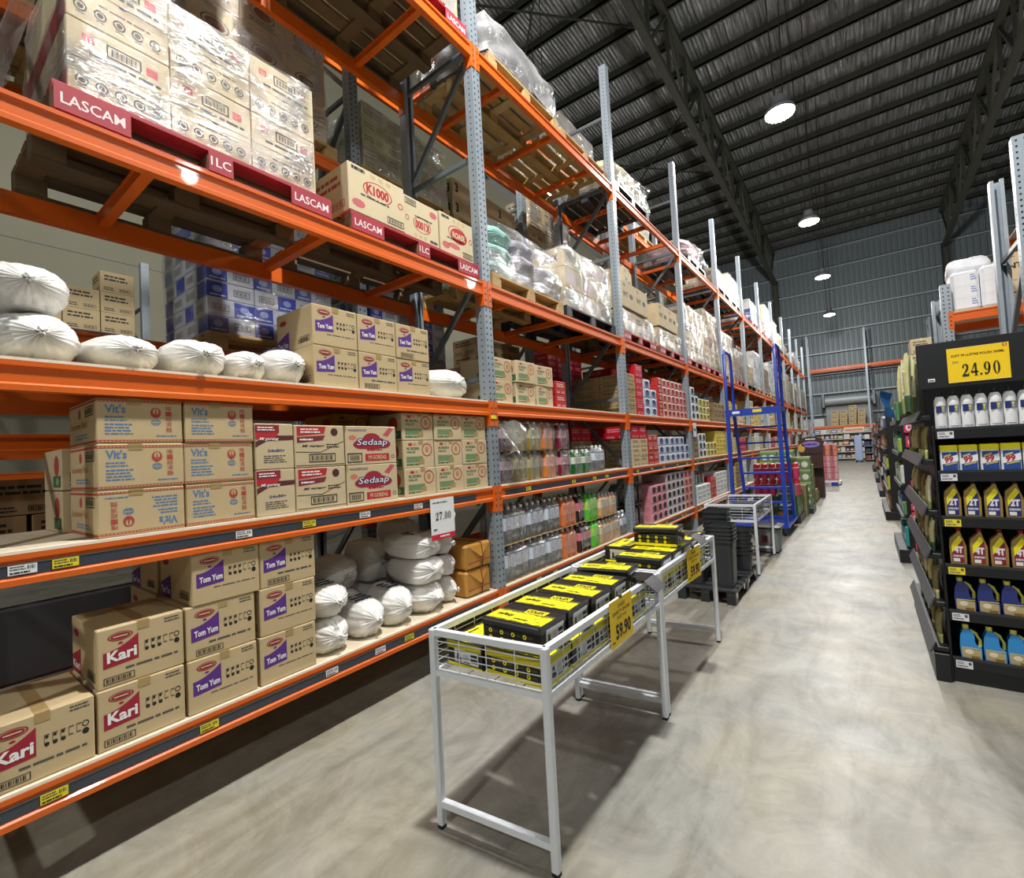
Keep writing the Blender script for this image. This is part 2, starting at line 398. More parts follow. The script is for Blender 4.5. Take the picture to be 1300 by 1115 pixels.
# ---------------------------------------------------------------- high bay lamps
LENS = M('#fffdf6', .4, 0, 0, emit=40)
LAMPG = M('#8f9498', .4, .6, .05)
def lamp_mesh():
    a = MB(); a.lathe([(.05, .36, LAMPG), (.12, .34, LAMPG), (.14, .2, LAMPG), (.2, .14, LAMPG), (.27, .06, LAMPG), (.27, .0, LAMPG), (.255, .0, LAMPG)], n=20)
    l = MB(); l.lathe([(.25, -.02, LENS), (.2, -.035, LENS), (.05, -.04, LENS)], n=20)
    return a.mesh('reflector'), l.mesh('lens')
LM = lamp_mesh()
def lamp(x, y, z, power, label, color=(1, .985, .955)):
    t = thing('high_bay_lamp', label, 'lamp', (x, y, z), group='hanging warehouse lamps')
    ob('reflector', LM[0], t); ob('lens', LM[1], t)
    for dx in (-.07, .07):
        w = MB(); w.tube([(dx, 0, .34), (dx * 3, .0, roof_z(y) - z - .02)], .012, INK, 5); ob('hanging_wire', w, t)
    ld = bpy.data.lights.new('lamp_light', 'POINT'); ld.energy = power * .8; ld.shadow_soft_size = .15; ld.color = color
    lo = bpy.data.objects.new('lamp_light', ld); COL.objects.link(lo); lo.location = (x, y, z - .25)
    ld = bpy.data.lights.new('lamp_beam', 'AREA'); ld.shape = 'DISK'; ld.size = .4; ld.energy = power * .25; ld.color = color
    lo = bpy.data.objects.new('lamp_beam', ld); COL.objects.link(lo); lo.location = (x, y, z - .06)
P0 = 760
for i, (x, y) in enumerate(((-.94, 10.8), (-.92, 16.8), (-.94, 22.96), (-1.06, 30.3))):
    lamp(x, y, 8, P0, ORD[i] + ' and ' + ('biggest' if i == 0 else 'smallest' if i == 3 else ('second' if i == 1 else 'third') + ' biggest') + ' glowing lamp of the row hanging over the aisle')
lamp(-.62, 1.8, 8, P0 * 1.65, 'hanging lamp straight above the two wire tables of shoe boxes')
lamp(-.75, -6.5, 8, P0, 'hanging lamp over the start of the aisle behind the viewer')
for y, n in ((-5, 'before'), (4, 'beside'), (13, 'behind')):
    lamp(6.2, y, 8, P0 * .3, 'added unseen lamp over the next aisle ' + n + ' the black shelf of cleaning bottles')  # unseen lamps added to throw frontal light on the rack goods
for y, n in ((1, 'blue and white cartons'), (11, 'tall wrapped green cartons'), (24, 'far end of the rack')):
    lamp(-6.6, y, 8.6, P0 * .05, 'hanging lamp in the aisle behind the orange rack near the ' + n)
w = bpy.data.worlds.new('world'); sc.world = w; w.use_nodes = True
w.node_tree.nodes['Background'].inputs[0].default_value = (.6, .65, .7, 1); w.node_tree.nodes['Background'].inputs[1].default_value = .05
sc.view_settings.view_transform = 'Standard'; sc.view_settings.look = 'None'; sc.view_settings.gamma = 1; sc.view_settings.use_curve_mapping = False
sc.view_settings.exposure = .0
sc.cycles.max_bounces = 8; sc.cycles.transparent_max_bounces = 16; sc.cycles.diffuse_bounces = 4; sc.cycles.caustics_reflective = False; sc.cycles.caustics_refractive = False
sc.cycles.sample_clamp_indirect = 6
# ---------------------------------------------------------------- pallet racks
def post_mesh(h, holes=True):
    b = MB(); W, D = .1, .09
    b.box(-.008, 0, 0, 0, W, h, STEEL)
    b.box(-D, 0, 0, -.008, .008, h, STEEL); b.box(-D, W - .008, 0, -.008, W, h, STEEL)
    b.box(-D, .008, 0, -D + .006, .03, h, STEEL); b.box(-D, W - .03, 0, -D + .006, W - .008, h, STEEL)
    b.box(-D - .03, -.03, 0, .03, W + .03, .008, STEEL)
    if holes:
        for i in range(int(h / .05) - 1):
            z = .06 + i * .05
            for y in (.025, .075):
                o = .004 if z else 0
                b.add([(.0006, y - .006, z - .009), (.0006, y + .006, z - .007), (.0006, y + .007, z + .009), (.0006, y - .007, z + .009)], [(0, 1, 2, 3)], HOLE)
            b.add([(-.035, -.0006, z - .006), (-.035, -.0006, z + .006), (-.047, -.0006, z + .006), (-.047, -.0006, z - .006)], [(0, 1, 2, 3)], HOLE)
    return b.mesh('post')
def brace_mesh(h, depth):
    b = MB(); z = .25; k = 0
    a, c = -.05, -depth + .05
    while z + .9 < h:
        b.bar((a, .05, z), (c, .05, z), .03, .04, DARKSTEEL)
        p, q = ((a, c) if k % 2 else (c, a)); b.bar((p, .05, z + .03), (q, .05, z + .92), .03, .045, DARKSTEEL); z += .95; k += 1
    b.bar((a, .05, z), (c, .05, z), .03, .04, DARKSTEEL)
    return b.mesh('bracing')
def beam_mesh(L, h=.11, strip=True, cut=0):
    """front beam: runs along +y from 0 to L, outer face at x=0, top at z=0; end plates wrap the posts"""
    b = MB(); P = [(0, 0), (0, -.018), (-.010, -.026), (-.010, -h + .030), (0, -h + .022), (0, -h), (-.046, -h), (-.046, 0)]
    b.prism([(x, z) for x, z in P], 0, L, 1, ORANGE)
    for y0, y1, s in ((-.044, 0, 1), (L, L + .044, -1)):
        b.box(.002, y0, -.2, .0065, y1, .012, ORANGE)          # plate on the face of the post
        for z in (-.05, -.1, -.15): b.box(.0066, (y0 + y1) / 2 - .006, z - .008, .0072, (y0 + y1) / 2 + .006, z + .008, HOLE)
    b.prism([(.002, -.2), (-.07, -.2), (-.07, .012), (.002, .012)], 0, .006, 1, ORANGE)
    b.prism([(.002, -.2), (-.07, -.2), (-.07, .012), (.002, .012)], L - .006, L, 1, ORANGE)
    return b.mesh('beam')
BAYP, POSTW, BEAML = 2.8, .1, 2.7
TAGW = None
def tag_mesh(col, wide=.075, h=.034):
    b = MB(); b.box(0, 0, 0, .002, wide, h, col)
    f = Face(b, (.002, 0, 0), (0, 1, 0), (0, 0, 1), wide, h)
    f.lines(.06, .5, .6, .9, 2, INKG); f.barcode(.66, .5, .95, .9, INKG, 6, frame=False); f.lines(.06, .12, .75, .3, 1, INK, jag=0)
    return b.mesh('price_label')
TAGS = None
def rack(name, label, x, y0, nb, levels, top, depth, rear_only=False, posts_front=True, strips=(), supports=(), seed=1, holes=True, first=0.):
    global TAGS
    if TAGS is None: TAGS = [tag_mesh(M('#eef0f2', .4, 0, 0)), tag_mesh(YELTAG), tag_mesh(M('#c8d62c', .45, 0, .04))]
    r = random.Random(seed)
    t = thing(name, label, 'rack', (x, y0, 0))
    pm, bm, fm = post_mesh(top, holes), brace_mesh(top, depth), beam_mesh(BEAML)
    fm0 = beam_mesh(BEAML + first)
    for k in range(nb + 1):
        yb = k * BAYP - POSTW - (first if k == 0 else 0)
        u = ob('upright_frame', bm, t, (0, yb, 0))
        ob('post', pm, u, (0, 0, 0)); ob('post', pm, u, (-depth, POSTW, 0), PI)
    st = MB(); st.box(0, .07, -.022, .0025, BEAML - .07, .022, STRIP); st.box(.0025, .07, .019, .0045, BEAML - .07, .022, M('#9aa4ad', .2, .2, 0)); st = st.mesh('label_strip')
    sp = MB(); sp.box(-depth + .05, -.025, -.055, -.05, .025, -.005, ORANGE); sp.box(-depth + .05, -.035, -.009, -.05, .035, -.004, ORANGE); sp = sp.mesh('pallet_support')
    for k in range(nb):
        for j, z in enumerate(levels):
            bo = ob('beam', fm if k else fm0, t, (0, k * BAYP - (0 if k else first), z)) if posts_front else None
            ro = ob('rear_beam', fm if k else fm0, t, (-depth, k * BAYP + BEAML, z), PI)
            if j in strips and bo:
                ob('label_strip', st, bo, (-.0095, 0, -.055))
                fixed = {0: ((.03, 1), (.543, 1), (1.16, 0), (1.49, 0), (1.72, 2)), 1: ((-.04, 0), (.075, 1), (.72, 0), (1.06, 1), (1.42, 0), (1.85, 0))}
                if k == 0:
                    for yy, q in fixed[j]: ob('price_label', TAGS[q], bo, (-.005, yy + first, -.072))
                    continue
                ys = sorted(r.uniform(.15, 2.5) for _ in range(4 if j == 0 else 5))
                last = -1
                for y in ys:
                    if y - last > .15 and k < 4: ob('price_label', TAGS[1], bo, (-.005, y, -.072)); last = y
            if j in supports:
                for y in (.45, 1.35, 2.2): ob('pallet_support', sp, t, (0, k * BAYP + y, z))
    return t
RX = -2.456
LV = [.395, 1.234, 1.939, 2.945, 4.99]
NB = 11
BY0 = .314
rack('pallet_rack', 'long orange and grey pallet rack filled with cartons and drinks beside the wire tables', RX, BY0, NB, LV, 6.63, .92, strips=(0, 1), supports=(3, 4), first=.14)
LV2 = [.4, 1.1, 1.75, 2.36, 4.22, 6.1]
rack('pallet_rack', 'second orange pallet rack standing back to back behind the long front rack', -3.66, BY0 - .36, NB, LV2, 6.7, .92, supports=(3, 4, 5), holes=True)
rack('pallet_rack', 'pallet rack against the pale wall seen through the gap above the white sacks', -8.6, -.3, 4, [1.6, 3.42], 4.7, .9, holes=False)
# plywood shelf boards on the three lower levels of the front rack
bd = MB(); bd.box(-.85, .009, .0015, -.012, BEAML - .009, .013, PLYWOOD); bd.box(-.012, .009, .0015, -.003, BEAML - .009, .013, M('#efe6d2', .7, 0, .1, 30)); bd = bd.mesh('shelf_board')
SH = ['bottom', 'second', 'third']
b0 = MB(); b0.box(-.85, .009, .0015, -.012, BEAML + .131, .013, PLYWOOD); b0.box(-.012, .009, .0015, -.003, BEAML + .131, .013, M('#efe6d2', .7, 0, .1, 30)); b0 = b0.mesh('shelf_board')
for k in range(NB):
    for j in range(3):
        ob('shelf_board', bd if k else b0, None, (RX, BY0 + k * BAYP - (0 if k else .14), LV[j]), label='plywood board on the %s level of the %s bay of the front orange rack' % (SH[j], ORD[k]), cat='shelf board', group='plywood shelf boards')
ST = [z + .0145 for z in LV[:3]] + [LV[3] + .001, LV[4] + .001]     # where goods stand
# ---------------------------------------------------------------- cartons
def carton_mesh(w, d, h, col, front=None, side=None, flaps=True):
    b = MB(); b.box(-d, 0, 0, 0, w, h, col, .004)
    if flaps:
        b.add([(-d + .004, w * .5 - .0012, h + .0004), (-.004, w * .5 - .0012, h + .0004), (-.004, w * .5 + .0012, h + .0004), (-d + .004, w * .5 + .0012, h + .0004)], [(0, 1, 2, 3)], INKG)
    if front: front(Face(b, (0, 0, 0), (0, 1, 0), (0, 0, 1), w, h))
    if side: side(Face(b, (-d, 0, 0), (1, 0, 0), (0, 0, 1), d, h))
    return b.mesh('carton')
def tape_mesh(w, d, h, a=.44, c=.58, drop=.14):
    b = MB(); e = .0012; q = h - drop * h
    b.prism([(e, q), (e, h + e), (-d - e, h + e), (-d - e, q), (-d - .0004, q), (-d - .0004, h + .0004), (.0004, h + .0004), (.0004, q)], a * w, c * w, 1, TAPE)
    return b.mesh('packing_tape')
def maggi(col, title, barcode=True, flipbar=False):
    def fr(f):
        n = 8; top = [(.45 - .39 * k / n, .81 - .21 * (1 - (1 - k / n) ** 2) * 1.0) for k in range(n + 1)]
        f.poly([(.06, .33), (.45, .37)] + top, col)
        f.ring(.25, .83, .14, .075, .88, CRIM, 1); f.oval(.25, .83, .11, .052, CRIM, 2); f.rect(.17, .82, .33, .84, CARD3, 3)
        f.oval(.25, .71, .03, .02, col, 1, 8)
        f.text(title, .10, .41, .43, .60 if title == 'Kari' else .53, WHITE, 3, .035, rise=.02)
        for i in range(5):
            x = .52 + i * .075
            f.rect(x, .62, x + .05, .64, INKG); f.rect(x, .5, x + .045, .52, INKG); f.rect(x, .64, x + .006, .5, INKG)
            if i < 3: f.oval(x + .025, .47 + .02, .025, .035, INK, 1, 8); f.oval(x + .025, .6, .018, .025, INK, 1, 6)
        f.ring(.91, .6, .035, .05, .7, INK); f.oval(.91, .48, .035, .05, INK, 1, 10)
        f.lines(.76, .86, .95, .94, 2, INKG, jag=.1); f.lines(.3, .3 if not barcode else .24, .92, .28, 1, INKG, jag=0)
        if barcode: f.barcode(*((.06, .06, .4, .18) if not flipbar else (.12, .05, .5, .17)), INK)
    def sd(f):
        f.poly([(.02, .02), (.36, .02), (.36, .5), (.02, .3)], col); f.text(title, .05, .1, .33, .24, WHITE, 2, .03); f.oval(.2, .75, .1, .07, CRIM); f.lines(.6, .1, .9, .2, 3, INKG); f.barcode(.66, .12, .92, .26, INK, 8)
    return fr, sd
def vits(f):
    for y in (.03, .91): 
        f.rect(0, y, 1, y + .05, REDP); 
        for i in range(24): f.poly([(i / 24, y + .012), ((i + .5) / 24, y + .04), ((i + 1) / 24, y + .012)], CARD, 2)
    f.text("Vit's", .09, .67, .32, .87, BLUEP, 1, .03)
    f.lines(.09, .50, .33, .60, 2, BLUEP, jag=.3); f.lines(.09, .2, .4, .44, 4, BLUEP, jag=.15)
    f.oval(.67, .7, .065, .12, REDP); f.oval(.67, .73, .035, .07, CARD, 2); f.poly([(.655, .6), (.685, .6), (.675, .78), (.665, .78)], REDP, 3)
    f.ring(.67, .48, .06, .075, .8, BLUEP); f.lines(.63, .44, .71, .52, 2, BLUEP)
    for i, c in enumerate('唯一經濟麵'): f.text(c, .79, .75 - i * .125, .865, .86 - i * .125, REDP, 1, .0, 'cjk')
    f.lines(.67, .15, .92, .18, 1, BLUEP, jag=0)
def vits_side(f):
    for y in (.03, .91): f.rect(0, y, 1, y + .05, REDP)
    f.text('Economy Pack', .08, .36, .7, .56, M('#b5763a', .7, 0, 0), 1, .02); f.oval(.42, .74, .05, .12, REDP); f.barcode(.62, .64, .92, .86, INK, 8); f.lines(.25, .16, .75, .26, 2, BLUEP)
def goreng_a(f):
    f.rect(.0, .80, .62, .98, M('#8d2233', .6)); f.poly([(0, .6), (.0, .48), (.3, .62), (1, .64), (1, .74), (.3, .74)], M('#5a2326', .6)); f.poly([(.0, .66), (.5, .66), (.6, .8), (0, .8)], RED, 2)
    f.lines(.06, .85, .5, .93, 2, WHITE, 3); f.text('Mi goreng', .1, .62, .6, .70, WHITE, 3, .02, shear=.3)
    f.text('24x80g', .3, .36, .75, .44, M('#3d4a80', .6), 1, .03); f.lines(.2, .14, .8, .3, 4, INKG)
def goreng_b(f):
    f.poly([(.05, .97), (.62, .97), (.58, .80), (.05, .74)], RED); f.lines(.12, .82, .5, .92, 2, WHITE, 2); f.poly([(.05, .72), (.6, .76), (.55, .64), (.05, .58)], M('#7e2334', .6))
    f.lines(.1, .64, .35, .68, 1, WHITE, 2, jag=0)
    f.oval(.79, .84, .075, .1, M('#4a1f25', .6), 1, 12)
    f.text('Mi goreng', .14, .46, .58, .54, INK, 1, .03, shear=.3); f.lines(.62, .46, .88, .55, 2, INK, jag=.1)
    f.poly([(.02, .04), (.98, .04), (.98, .06), (.02, .06)], INKG); f.poly([(.02, .38), (.5, .36), (.98, .62), (.98, .6), (.5, .34), (.02, .36)], INKG)
    f.barcode(.27, .12, .8, .32, INK)
def sedaap(f):
    f.text('WINGSFOOD', .05, .86, .4, .92, M('#4a4a7c', .6), 1, .02)
    f.oval(.5, .55, .3, .17, CRIM); f.oval(.5, .66, .17, .16, CRIM); f.oval(.3, .52, .16, .12, CRIM); f.oval(.72, .52, .16, .12, CRIM)
    f.text('Sedaap', .19, .43, .83, .69, M('#3b2a6b', .6), 2, .07, shear=.15); f.text('Sedaap', .21, .455, .81, .665, WHITE, 3, .0, shear=.15)
    f.lines(.4, .35, .7, .39, 1, CRIM, jag=0); f.rect(.36, .08, .84, .27, RED); f.text('MI GORENG', .42, .12, .78, .23, CARD3, 2, .01)
    f.barcode(.03, .06, .3, .3, INK); f.oval(.13, .7, .07, .07, M('#cf7a66', .6), 1, 9); f.poly([(.72, .76), (.86, .97), (.95, .93), (.82, .72)], M('#c2505a', .6)); f.ring(.92, .18, .035, .05, .7, INK)
def sedera(f):
    f.oval(.23, .86, .07, .05, RED); f.oval(.37, .86, .02, .03, RED)
    f.text('MI SEDERA', .12, .66, .52, .76, GREENP, 1, .03); f.text('HALUS', .12, .54, .38, .63, GREENP, 1, .03)
    f.ring(.76, .65, .17, .25, .82, REDP); f.oval(.76, .66, .06, .12, M('#b98a5a', .7)); f.rect(.1, .2, .62, .42, M('#6f8a60', .7)); f.rect(.5, .14, .66, .32, TAPE, 2); f.lines(.1, .1, .5, .16, 1, GREENP)
def sedera_side(f):
    f.oval(.75, .6, .14, .26, REDP); f.rect(.55, .08, .97, .36, GREENP); f.oval(.8, .22, .08, .1, M('#8fa67c', .7), 2)
def kboxf(title, inv=False):
    def fr(f):
        f.flip = inv
        f.ring(.5, .6, .26, .2, .93, RED); f.text(title, .3, .5, .7, .72, RED, 1, .05) if title == 'K1000' else None
        if title != 'K1000':
            f.oval(.55, .55, .25, .2, RED); f.text('ROASE', .36, .47, .74, .63, CARD3, 2, .04); f.oval(.4, .25, .18, .07, M('#c9656a', .7))
        for i in range(3): f.oval(.42 + i * .14, .9, .05, .05, M('#c9b48a', .7), 1, 10)
        f.lines(.2, .4, .7, .44, 1, INKG, jag=0); f.barcode(.66, .06, .97, .2, INK, 14); f.lines(.06, .88, .28, .95, 1, INK, jag=0); f.oval(.16, .2, .11, .09, M('#c9656a', .7), 1, 10); f.ring(.92, .55, .05, .07, .7, REDP)
    return fr
def load_front(f):      # cartons wrapped on the red pallet
    f.rect(0, .485, 1, .495, INKG); f.poly([(.47, .495), (.58, .495), (.55, .46), (.5, .46)], M('#3a4666', .6))
    for i in range(5): x = .13 + i * .18; f.ring(x, .2, .062, .075, .72, INKG); f.oval(x, .2, .03, .035, INKG); f.lines(x - .04, .1, x + .04, .115, 1, INKG)
    f.lines(.3, .33, .8, .35, 1, INKG, jag=0)
    f.rect(.14, .74, .25, .85, M('#cf5a56', .6)); f.rect(.175, .74, .185, .81, CARD3, 2); f.rect(.21, .74, .22, .81, CARD3, 2)
    f.barcode(.36, .68, .70, .86, INK, 16); f.rect(.75, .70, .87, .82, M('#cf5a56', .6)); f.lines(.2, .58, .9, .62, 1, INKG, jag=.2)
def textbox(ink, band=None):
    def fr(f):
        if band: f.rect(0, .3, 1, .55, band)
        f.lines(.12, .58, .8, .82, 2, ink); f.barcode(.55, .1, .9, .25, ink, 9); f.lines(.1, .1, .4, .24, 2, ink)
    return fr
CT = {}
def ctype(name, w, d, h, col, front=None, side=None, tape=(.44, .58), flaps=True):
    CT[name] = (carton_mesh(w, d, h, col, front, side, flaps), tape_mesh(w, d, h, *tape) if tape else None, w, d, h)
def carton(kind, x, y, z, label, group, rz=0, tape=True, cat='carton'):
    me, tp, w, d, h = CT[kind]
    o = ob('carton', me, None, (x, y, z), rz, label, cat, group)
    if tp and tape: ob('packing_tape', tp, o)
    return o
kf, ks = maggi(CRIM, 'Kari'); ctype('kari', .297, .4, .236, CARD, kf, ks)
kf, ks = maggi(PURP, 'Tom Yum', False); ctype('tom', .297, .4, .236, CARD, kf, ks)
kf, ks = maggi(PURP, 'Tom Yum', True, True); ctype('tomb', .297, .4, .236, CARD, kf, ks)
ctype('vits', .302, .44, .19, CARD, vits, vits_side, (.34, .5))
def vits_inv(f): f.flip = True; vits(f)
ctype('vitsi', .302, .44, .19, CARD, vits_inv, vits_side, (.34, .5))
ctype('gora', .2, .4, .238, CARD2, goreng_a, None, None); ctype('gorb', .308, .4, .236, CARD2, goreng_b, None, None)
ctype('sed', .38, .4, .236, CARD2, sedaap, None, (.0, .02))
ctype('sera', .288, .36, .19, CARD2, sedera, sedera_side, (.5, .64)); ctype('seray', .288, .36, .19, M('#d9a63a', .7, 0, .1), sedera, sedera_side, None)
ctype('sera3', .30, .36, .2, CARD2, sedera, sedera_side, None)
ctype('k1000', .45, .42, .31, CARD3, kboxf('K1000'), textbox(REDP), None); ctype('k1000i', .335, .42, .29, CARD3, kboxf('K1000', True), None, None); ctype('roase', .38, .42, .31, CARD3, kboxf('ROASE'), None, None)
ctype('ld', .362, .4, .318, CARD3, load_front, lambda f: f.rect(0, 0, 1, .35, M('#a8333f', .6)), None)
ctype('flat', .27, .4, .108, CARDD, textbox(INKG), textbox(INKG), None)
ctype('flat2', .27, .4, .122, CARD, textbox(INKG), textbox(INKG), None)
ctype('big', .46, .5, .36, CARD2, lambda f: (f.text('INT', .1, .4, .45, .6, INK, 1, .04), f.oval(.68, .5, .14, .1, INK), f.lines(.1, .8, .3, .9, 2, INKG)), None, None)
ctype('lbl', .395, .42, .3, CARD, textbox(INK), textbox(INK), None)
ctype('tall', .3, .35, .34, CARD2, textbox(INK, None), None, (.4, .6))
ctype('darkred', .2, .38, .138, M('#b01f2e', .5, 0, .1), textbox(M('#e7c9a0', .6)), None, None)
ctype('redpk', .26, .4, .175, M('#c21a2b', .4, 0, .15), textbox(M('#e8a0a4', .6)), textbox(M('#e8a0a4', .6)), None)
ctype('greenctn', .33, .33, .25, M('#6a8c60', .6, 0, .12), lambda f: (f.oval(.3, .45, .15, .2, M('#e9eee0', .6)), f.oval(.72, .55, .12, .2, M('#d7e2c8', .6)), f.rect(0, .9, 1, 1, M('#aab879', .6))), lambda f: (f.rect(0, .84, 1, 1, M('#aab879', .6)), f.oval(.27, .4, .17, .24, M('#e9eee0', .6)), f.oval(.72, .4, .17, .24, M('#e9eee0', .6))), None)
ctype('olive', .36, .36, .3, M('#8d8a5e', .7, 0, .1), textbox(M('#4d5a34', .6)), textbox(M('#4d5a34', .6)), None)
ctype('bluew', .33, .4, .125, M('#b4bac6', .55, 0, .06), lambda f: (f.rect(0, .05, .42, .95, M('#2438a0', .55)), f.oval(.21, .55, .1, .2, M('#8f9fd2', .5), 2), f.lines(.06, .15, .38, .25, 1, M('#aebbe0', .5), 2), f.barcode(.55, .3, .9, .7, INKG, 8), ), lambda f: (f.rect(.6, .05, 1, .95, M('#2438a0', .55)), f.barcode(.1, .3, .45, .7, INKG, 8)), None)
ctype('bluew2', .33, .4, .125, M('#b4bac6', .55, 0, .06), lambda f: (f.rect(.55, .05, 1, .95, M('#2438a0', .55)), f.oval(.78, .55, .1, .2, M('#8f9fd2', .5), 2), f.lines(.6, .15, .95, .25, 1, M('#aebbe0', .5), 2), f.barcode(.1, .3, .45, .7, INKG, 8), ), lambda f: (f.rect(0, .05, .4, .95, M('#2438a0', .55)), f.barcode(.5, .3, .85, .7, INKG, 8)), None)
ctype('white', .3, .4, .16, M('#dfe0dc', .5, 0, .06), textbox(M('#5b79a8', .6)), None, None)
ctype('yellow', .28, .38, .17, M('#d9c255', .5, 0, .1), textbox(M('#7a5a2a', .6)), None, None)
ctype('brownd', .3, .4, .2, M('#8f7651', .8, 0, .1), textbox(INK), textbox(INK), None)

# ---------------------------------------------------------------- sacks
def sack_mesh(w, d, h, seed, knot=True, block=False):
    """bulging plastic sack: front pole (gathered neck) towards +x; local x 0 front .. -d; base on z=0"""
    r = random.Random(seed); NT, NR = 72, 34; n = 3.4 if block else 2.35
    ph = [r.uniform(0, 6.28) for _ in range(8)]; kf = r.choice((13, 15, 17)); kg = r.choice((7, 9))
    rows = []
    for i in range(NR + 1):
        t = i / NR; u = -1 + 2 * t; p = 4.2 if block else 2.9
        u = math.copysign(abs(u) ** .8, u)
        rad = max(0.004, 1 - abs(u) ** p) ** (1 / (2.1 if not block else 3.))
        row = []
        for k in range(NT):
            a = 2 * PI * k / NT; ca, sa = math.cos(a), math.sin(a)
            e = (abs(ca) ** n + abs(sa) ** n) ** (-1 / n)
            wr = 0
            for pole, s in ((u + 1, 1), (1 - u, .6)):
                fall = math.exp(-pole * 2.6)
                wr += s * fall * (.03 * math.sin(kf * a + ph[0] + 1.5 * math.sin(3 * a + ph[4])) + .02 * math.sin(kg * a + ph[1]) + .042 * math.sin(21 * a + ph[6] + 2 * u))
            wr += .02 * math.sin(3 * a + ph[2] + 2 * u) + .014 * math.sin(5 * a + 3 * u + ph[3]) + .008 * math.sin(11 * a + 5 * u + ph[5]) + .005 * math.sin(17 * a - 6 * u)
            q = rad * (1 + wr)
            y = w / 2 + w / 2 * q * ca * e; z = h / 2 + h / 2 * q * sa * e
            x = -d / 2 - d / 2 * u * .97
            if rad < .3 and u < 0: x += (.3 - rad) * .035         # gathered neck
            x += .006 * math.exp(-(u + 1) * 7) * math.sin(21 * a + ph[6])
            if z < h * .12: z = z * .35 + h * .0
            x += .008 * math.sin(4 * a + ph[7]) * rad
            row.append((x, y, max(0, z)))
        rows.append(row)
    b = MB(); b.grid(rows, PE, True, True)
    b.add(rows[0] , [tuple(range(NT))], PE, True); b.add(rows[-1], [tuple(range(NT))[::-1]], PE, True)
    k = None
    if knot:
        cx = rows[0][0][0]; k = MB(); c = (cx, w / 2, h / 2); seg = 18; kr = []
        for (rr, dx) in ((.022, -.008), (.009, .004), (.011, .009), (.008, .013), (.013, .02), (.02, .026), (.004, .024)):
            kr.append([(c[0] + dx + .005 * math.sin(2.1 * q + seed) * (dx > .015), c[1] + rr * math.cos(2 * PI * q / seg) * (1 + .25 * math.sin(2.1 * q + seed) * (dx > .015)), c[2] + rr * math.sin(2 * PI * q / seg) * (1 + .25 * math.cos(1.9 * q) * (dx > .015))) for q in range(seg)])
        k.grid(kr, PE, True, True); k = k.mesh('knot')
    return b.mesh('sack'), k
_sk = {}
def sack(w, d, h, x, y, z, label, group, seed, knot=True, block=False, rz=0, mark=False, name='sack'):
    key = (round(w, 3), round(d, 3), round(h, 3), seed, knot, block)
    if key not in _sk: _sk[key] = sack_mesh(w, d, h, seed, knot, block)
    o = ob(name, _sk[key][0], None, (x, y, z), rz, label, 'sack', group)
    if knot: ob('knot', _sk[key][1], o)
    if mark:
        b = MB(); r = random.Random(seed)
        for i in range(3):
            for j in range(5):
                X = -d * .3 - i * .05; Y = w * (.25 + .1 * j)
                b.box(X - .012, Y - .008, h * .995, X + .012, Y + .01, h * 1.01, M('#2e3350', .5, 0, 0) if r.random() < .8 else GREENP)
        ob('printed_mark', b, o)
    return o

# ---------------------------------------------------------------- bottles and packs
PET = film('clear PET', .22, .5, 10, (1, 1, .6), tint=(.80, .84, .87), rough=.08, bump=.25)
def bottle_mesh(r, h, body, label, cap, lab=(.42, .7), fill=.8, n=12):
    b = MB(); t = h
    b.lathe([(r * .85, 0, body), (r, .015, body), (r, t * lab[0], label), (r * 1.01, t * lab[0] + .002, label), (r * 1.01, t * lab[1], body), (r * .95, t * (lab[1] + .06), body), (r * .5, t * .87, body), (r * .33, t * .92, cap), (r * .36, t * .925, cap), (r * .36, t * .995, cap), (r * .3, t, cap)], n=n)
    return b.mesh('bottle')
def wrap_mesh(w, d, h, tray=True, milky=False):
    b = MB(); e = .004
    if milky: hole_panel(b, .002, w - .002, .004, h * .97, w * .3, h * .27, FILMW, .006); b.grid([[(.004, .002, h * .97), (.004, w - .002, h * .97)], [(-d, .002, h * .97), (-d, w - .002, h * .97)]], FILMW)
    b.box(-d - e, -e, .002, e, w + e, h * .93, FILMS, .05)
    if tray: b.box(-d - .002, -.002, 0, .002, w + .002, .0015, CARDD)
    return b.mesh('shrink_wrap')
LIQ = lambda c: M(c, .12, 0, .05, 6, coat=.5)
WL = M('#cdd4e2', .5, 0, .25, 40)
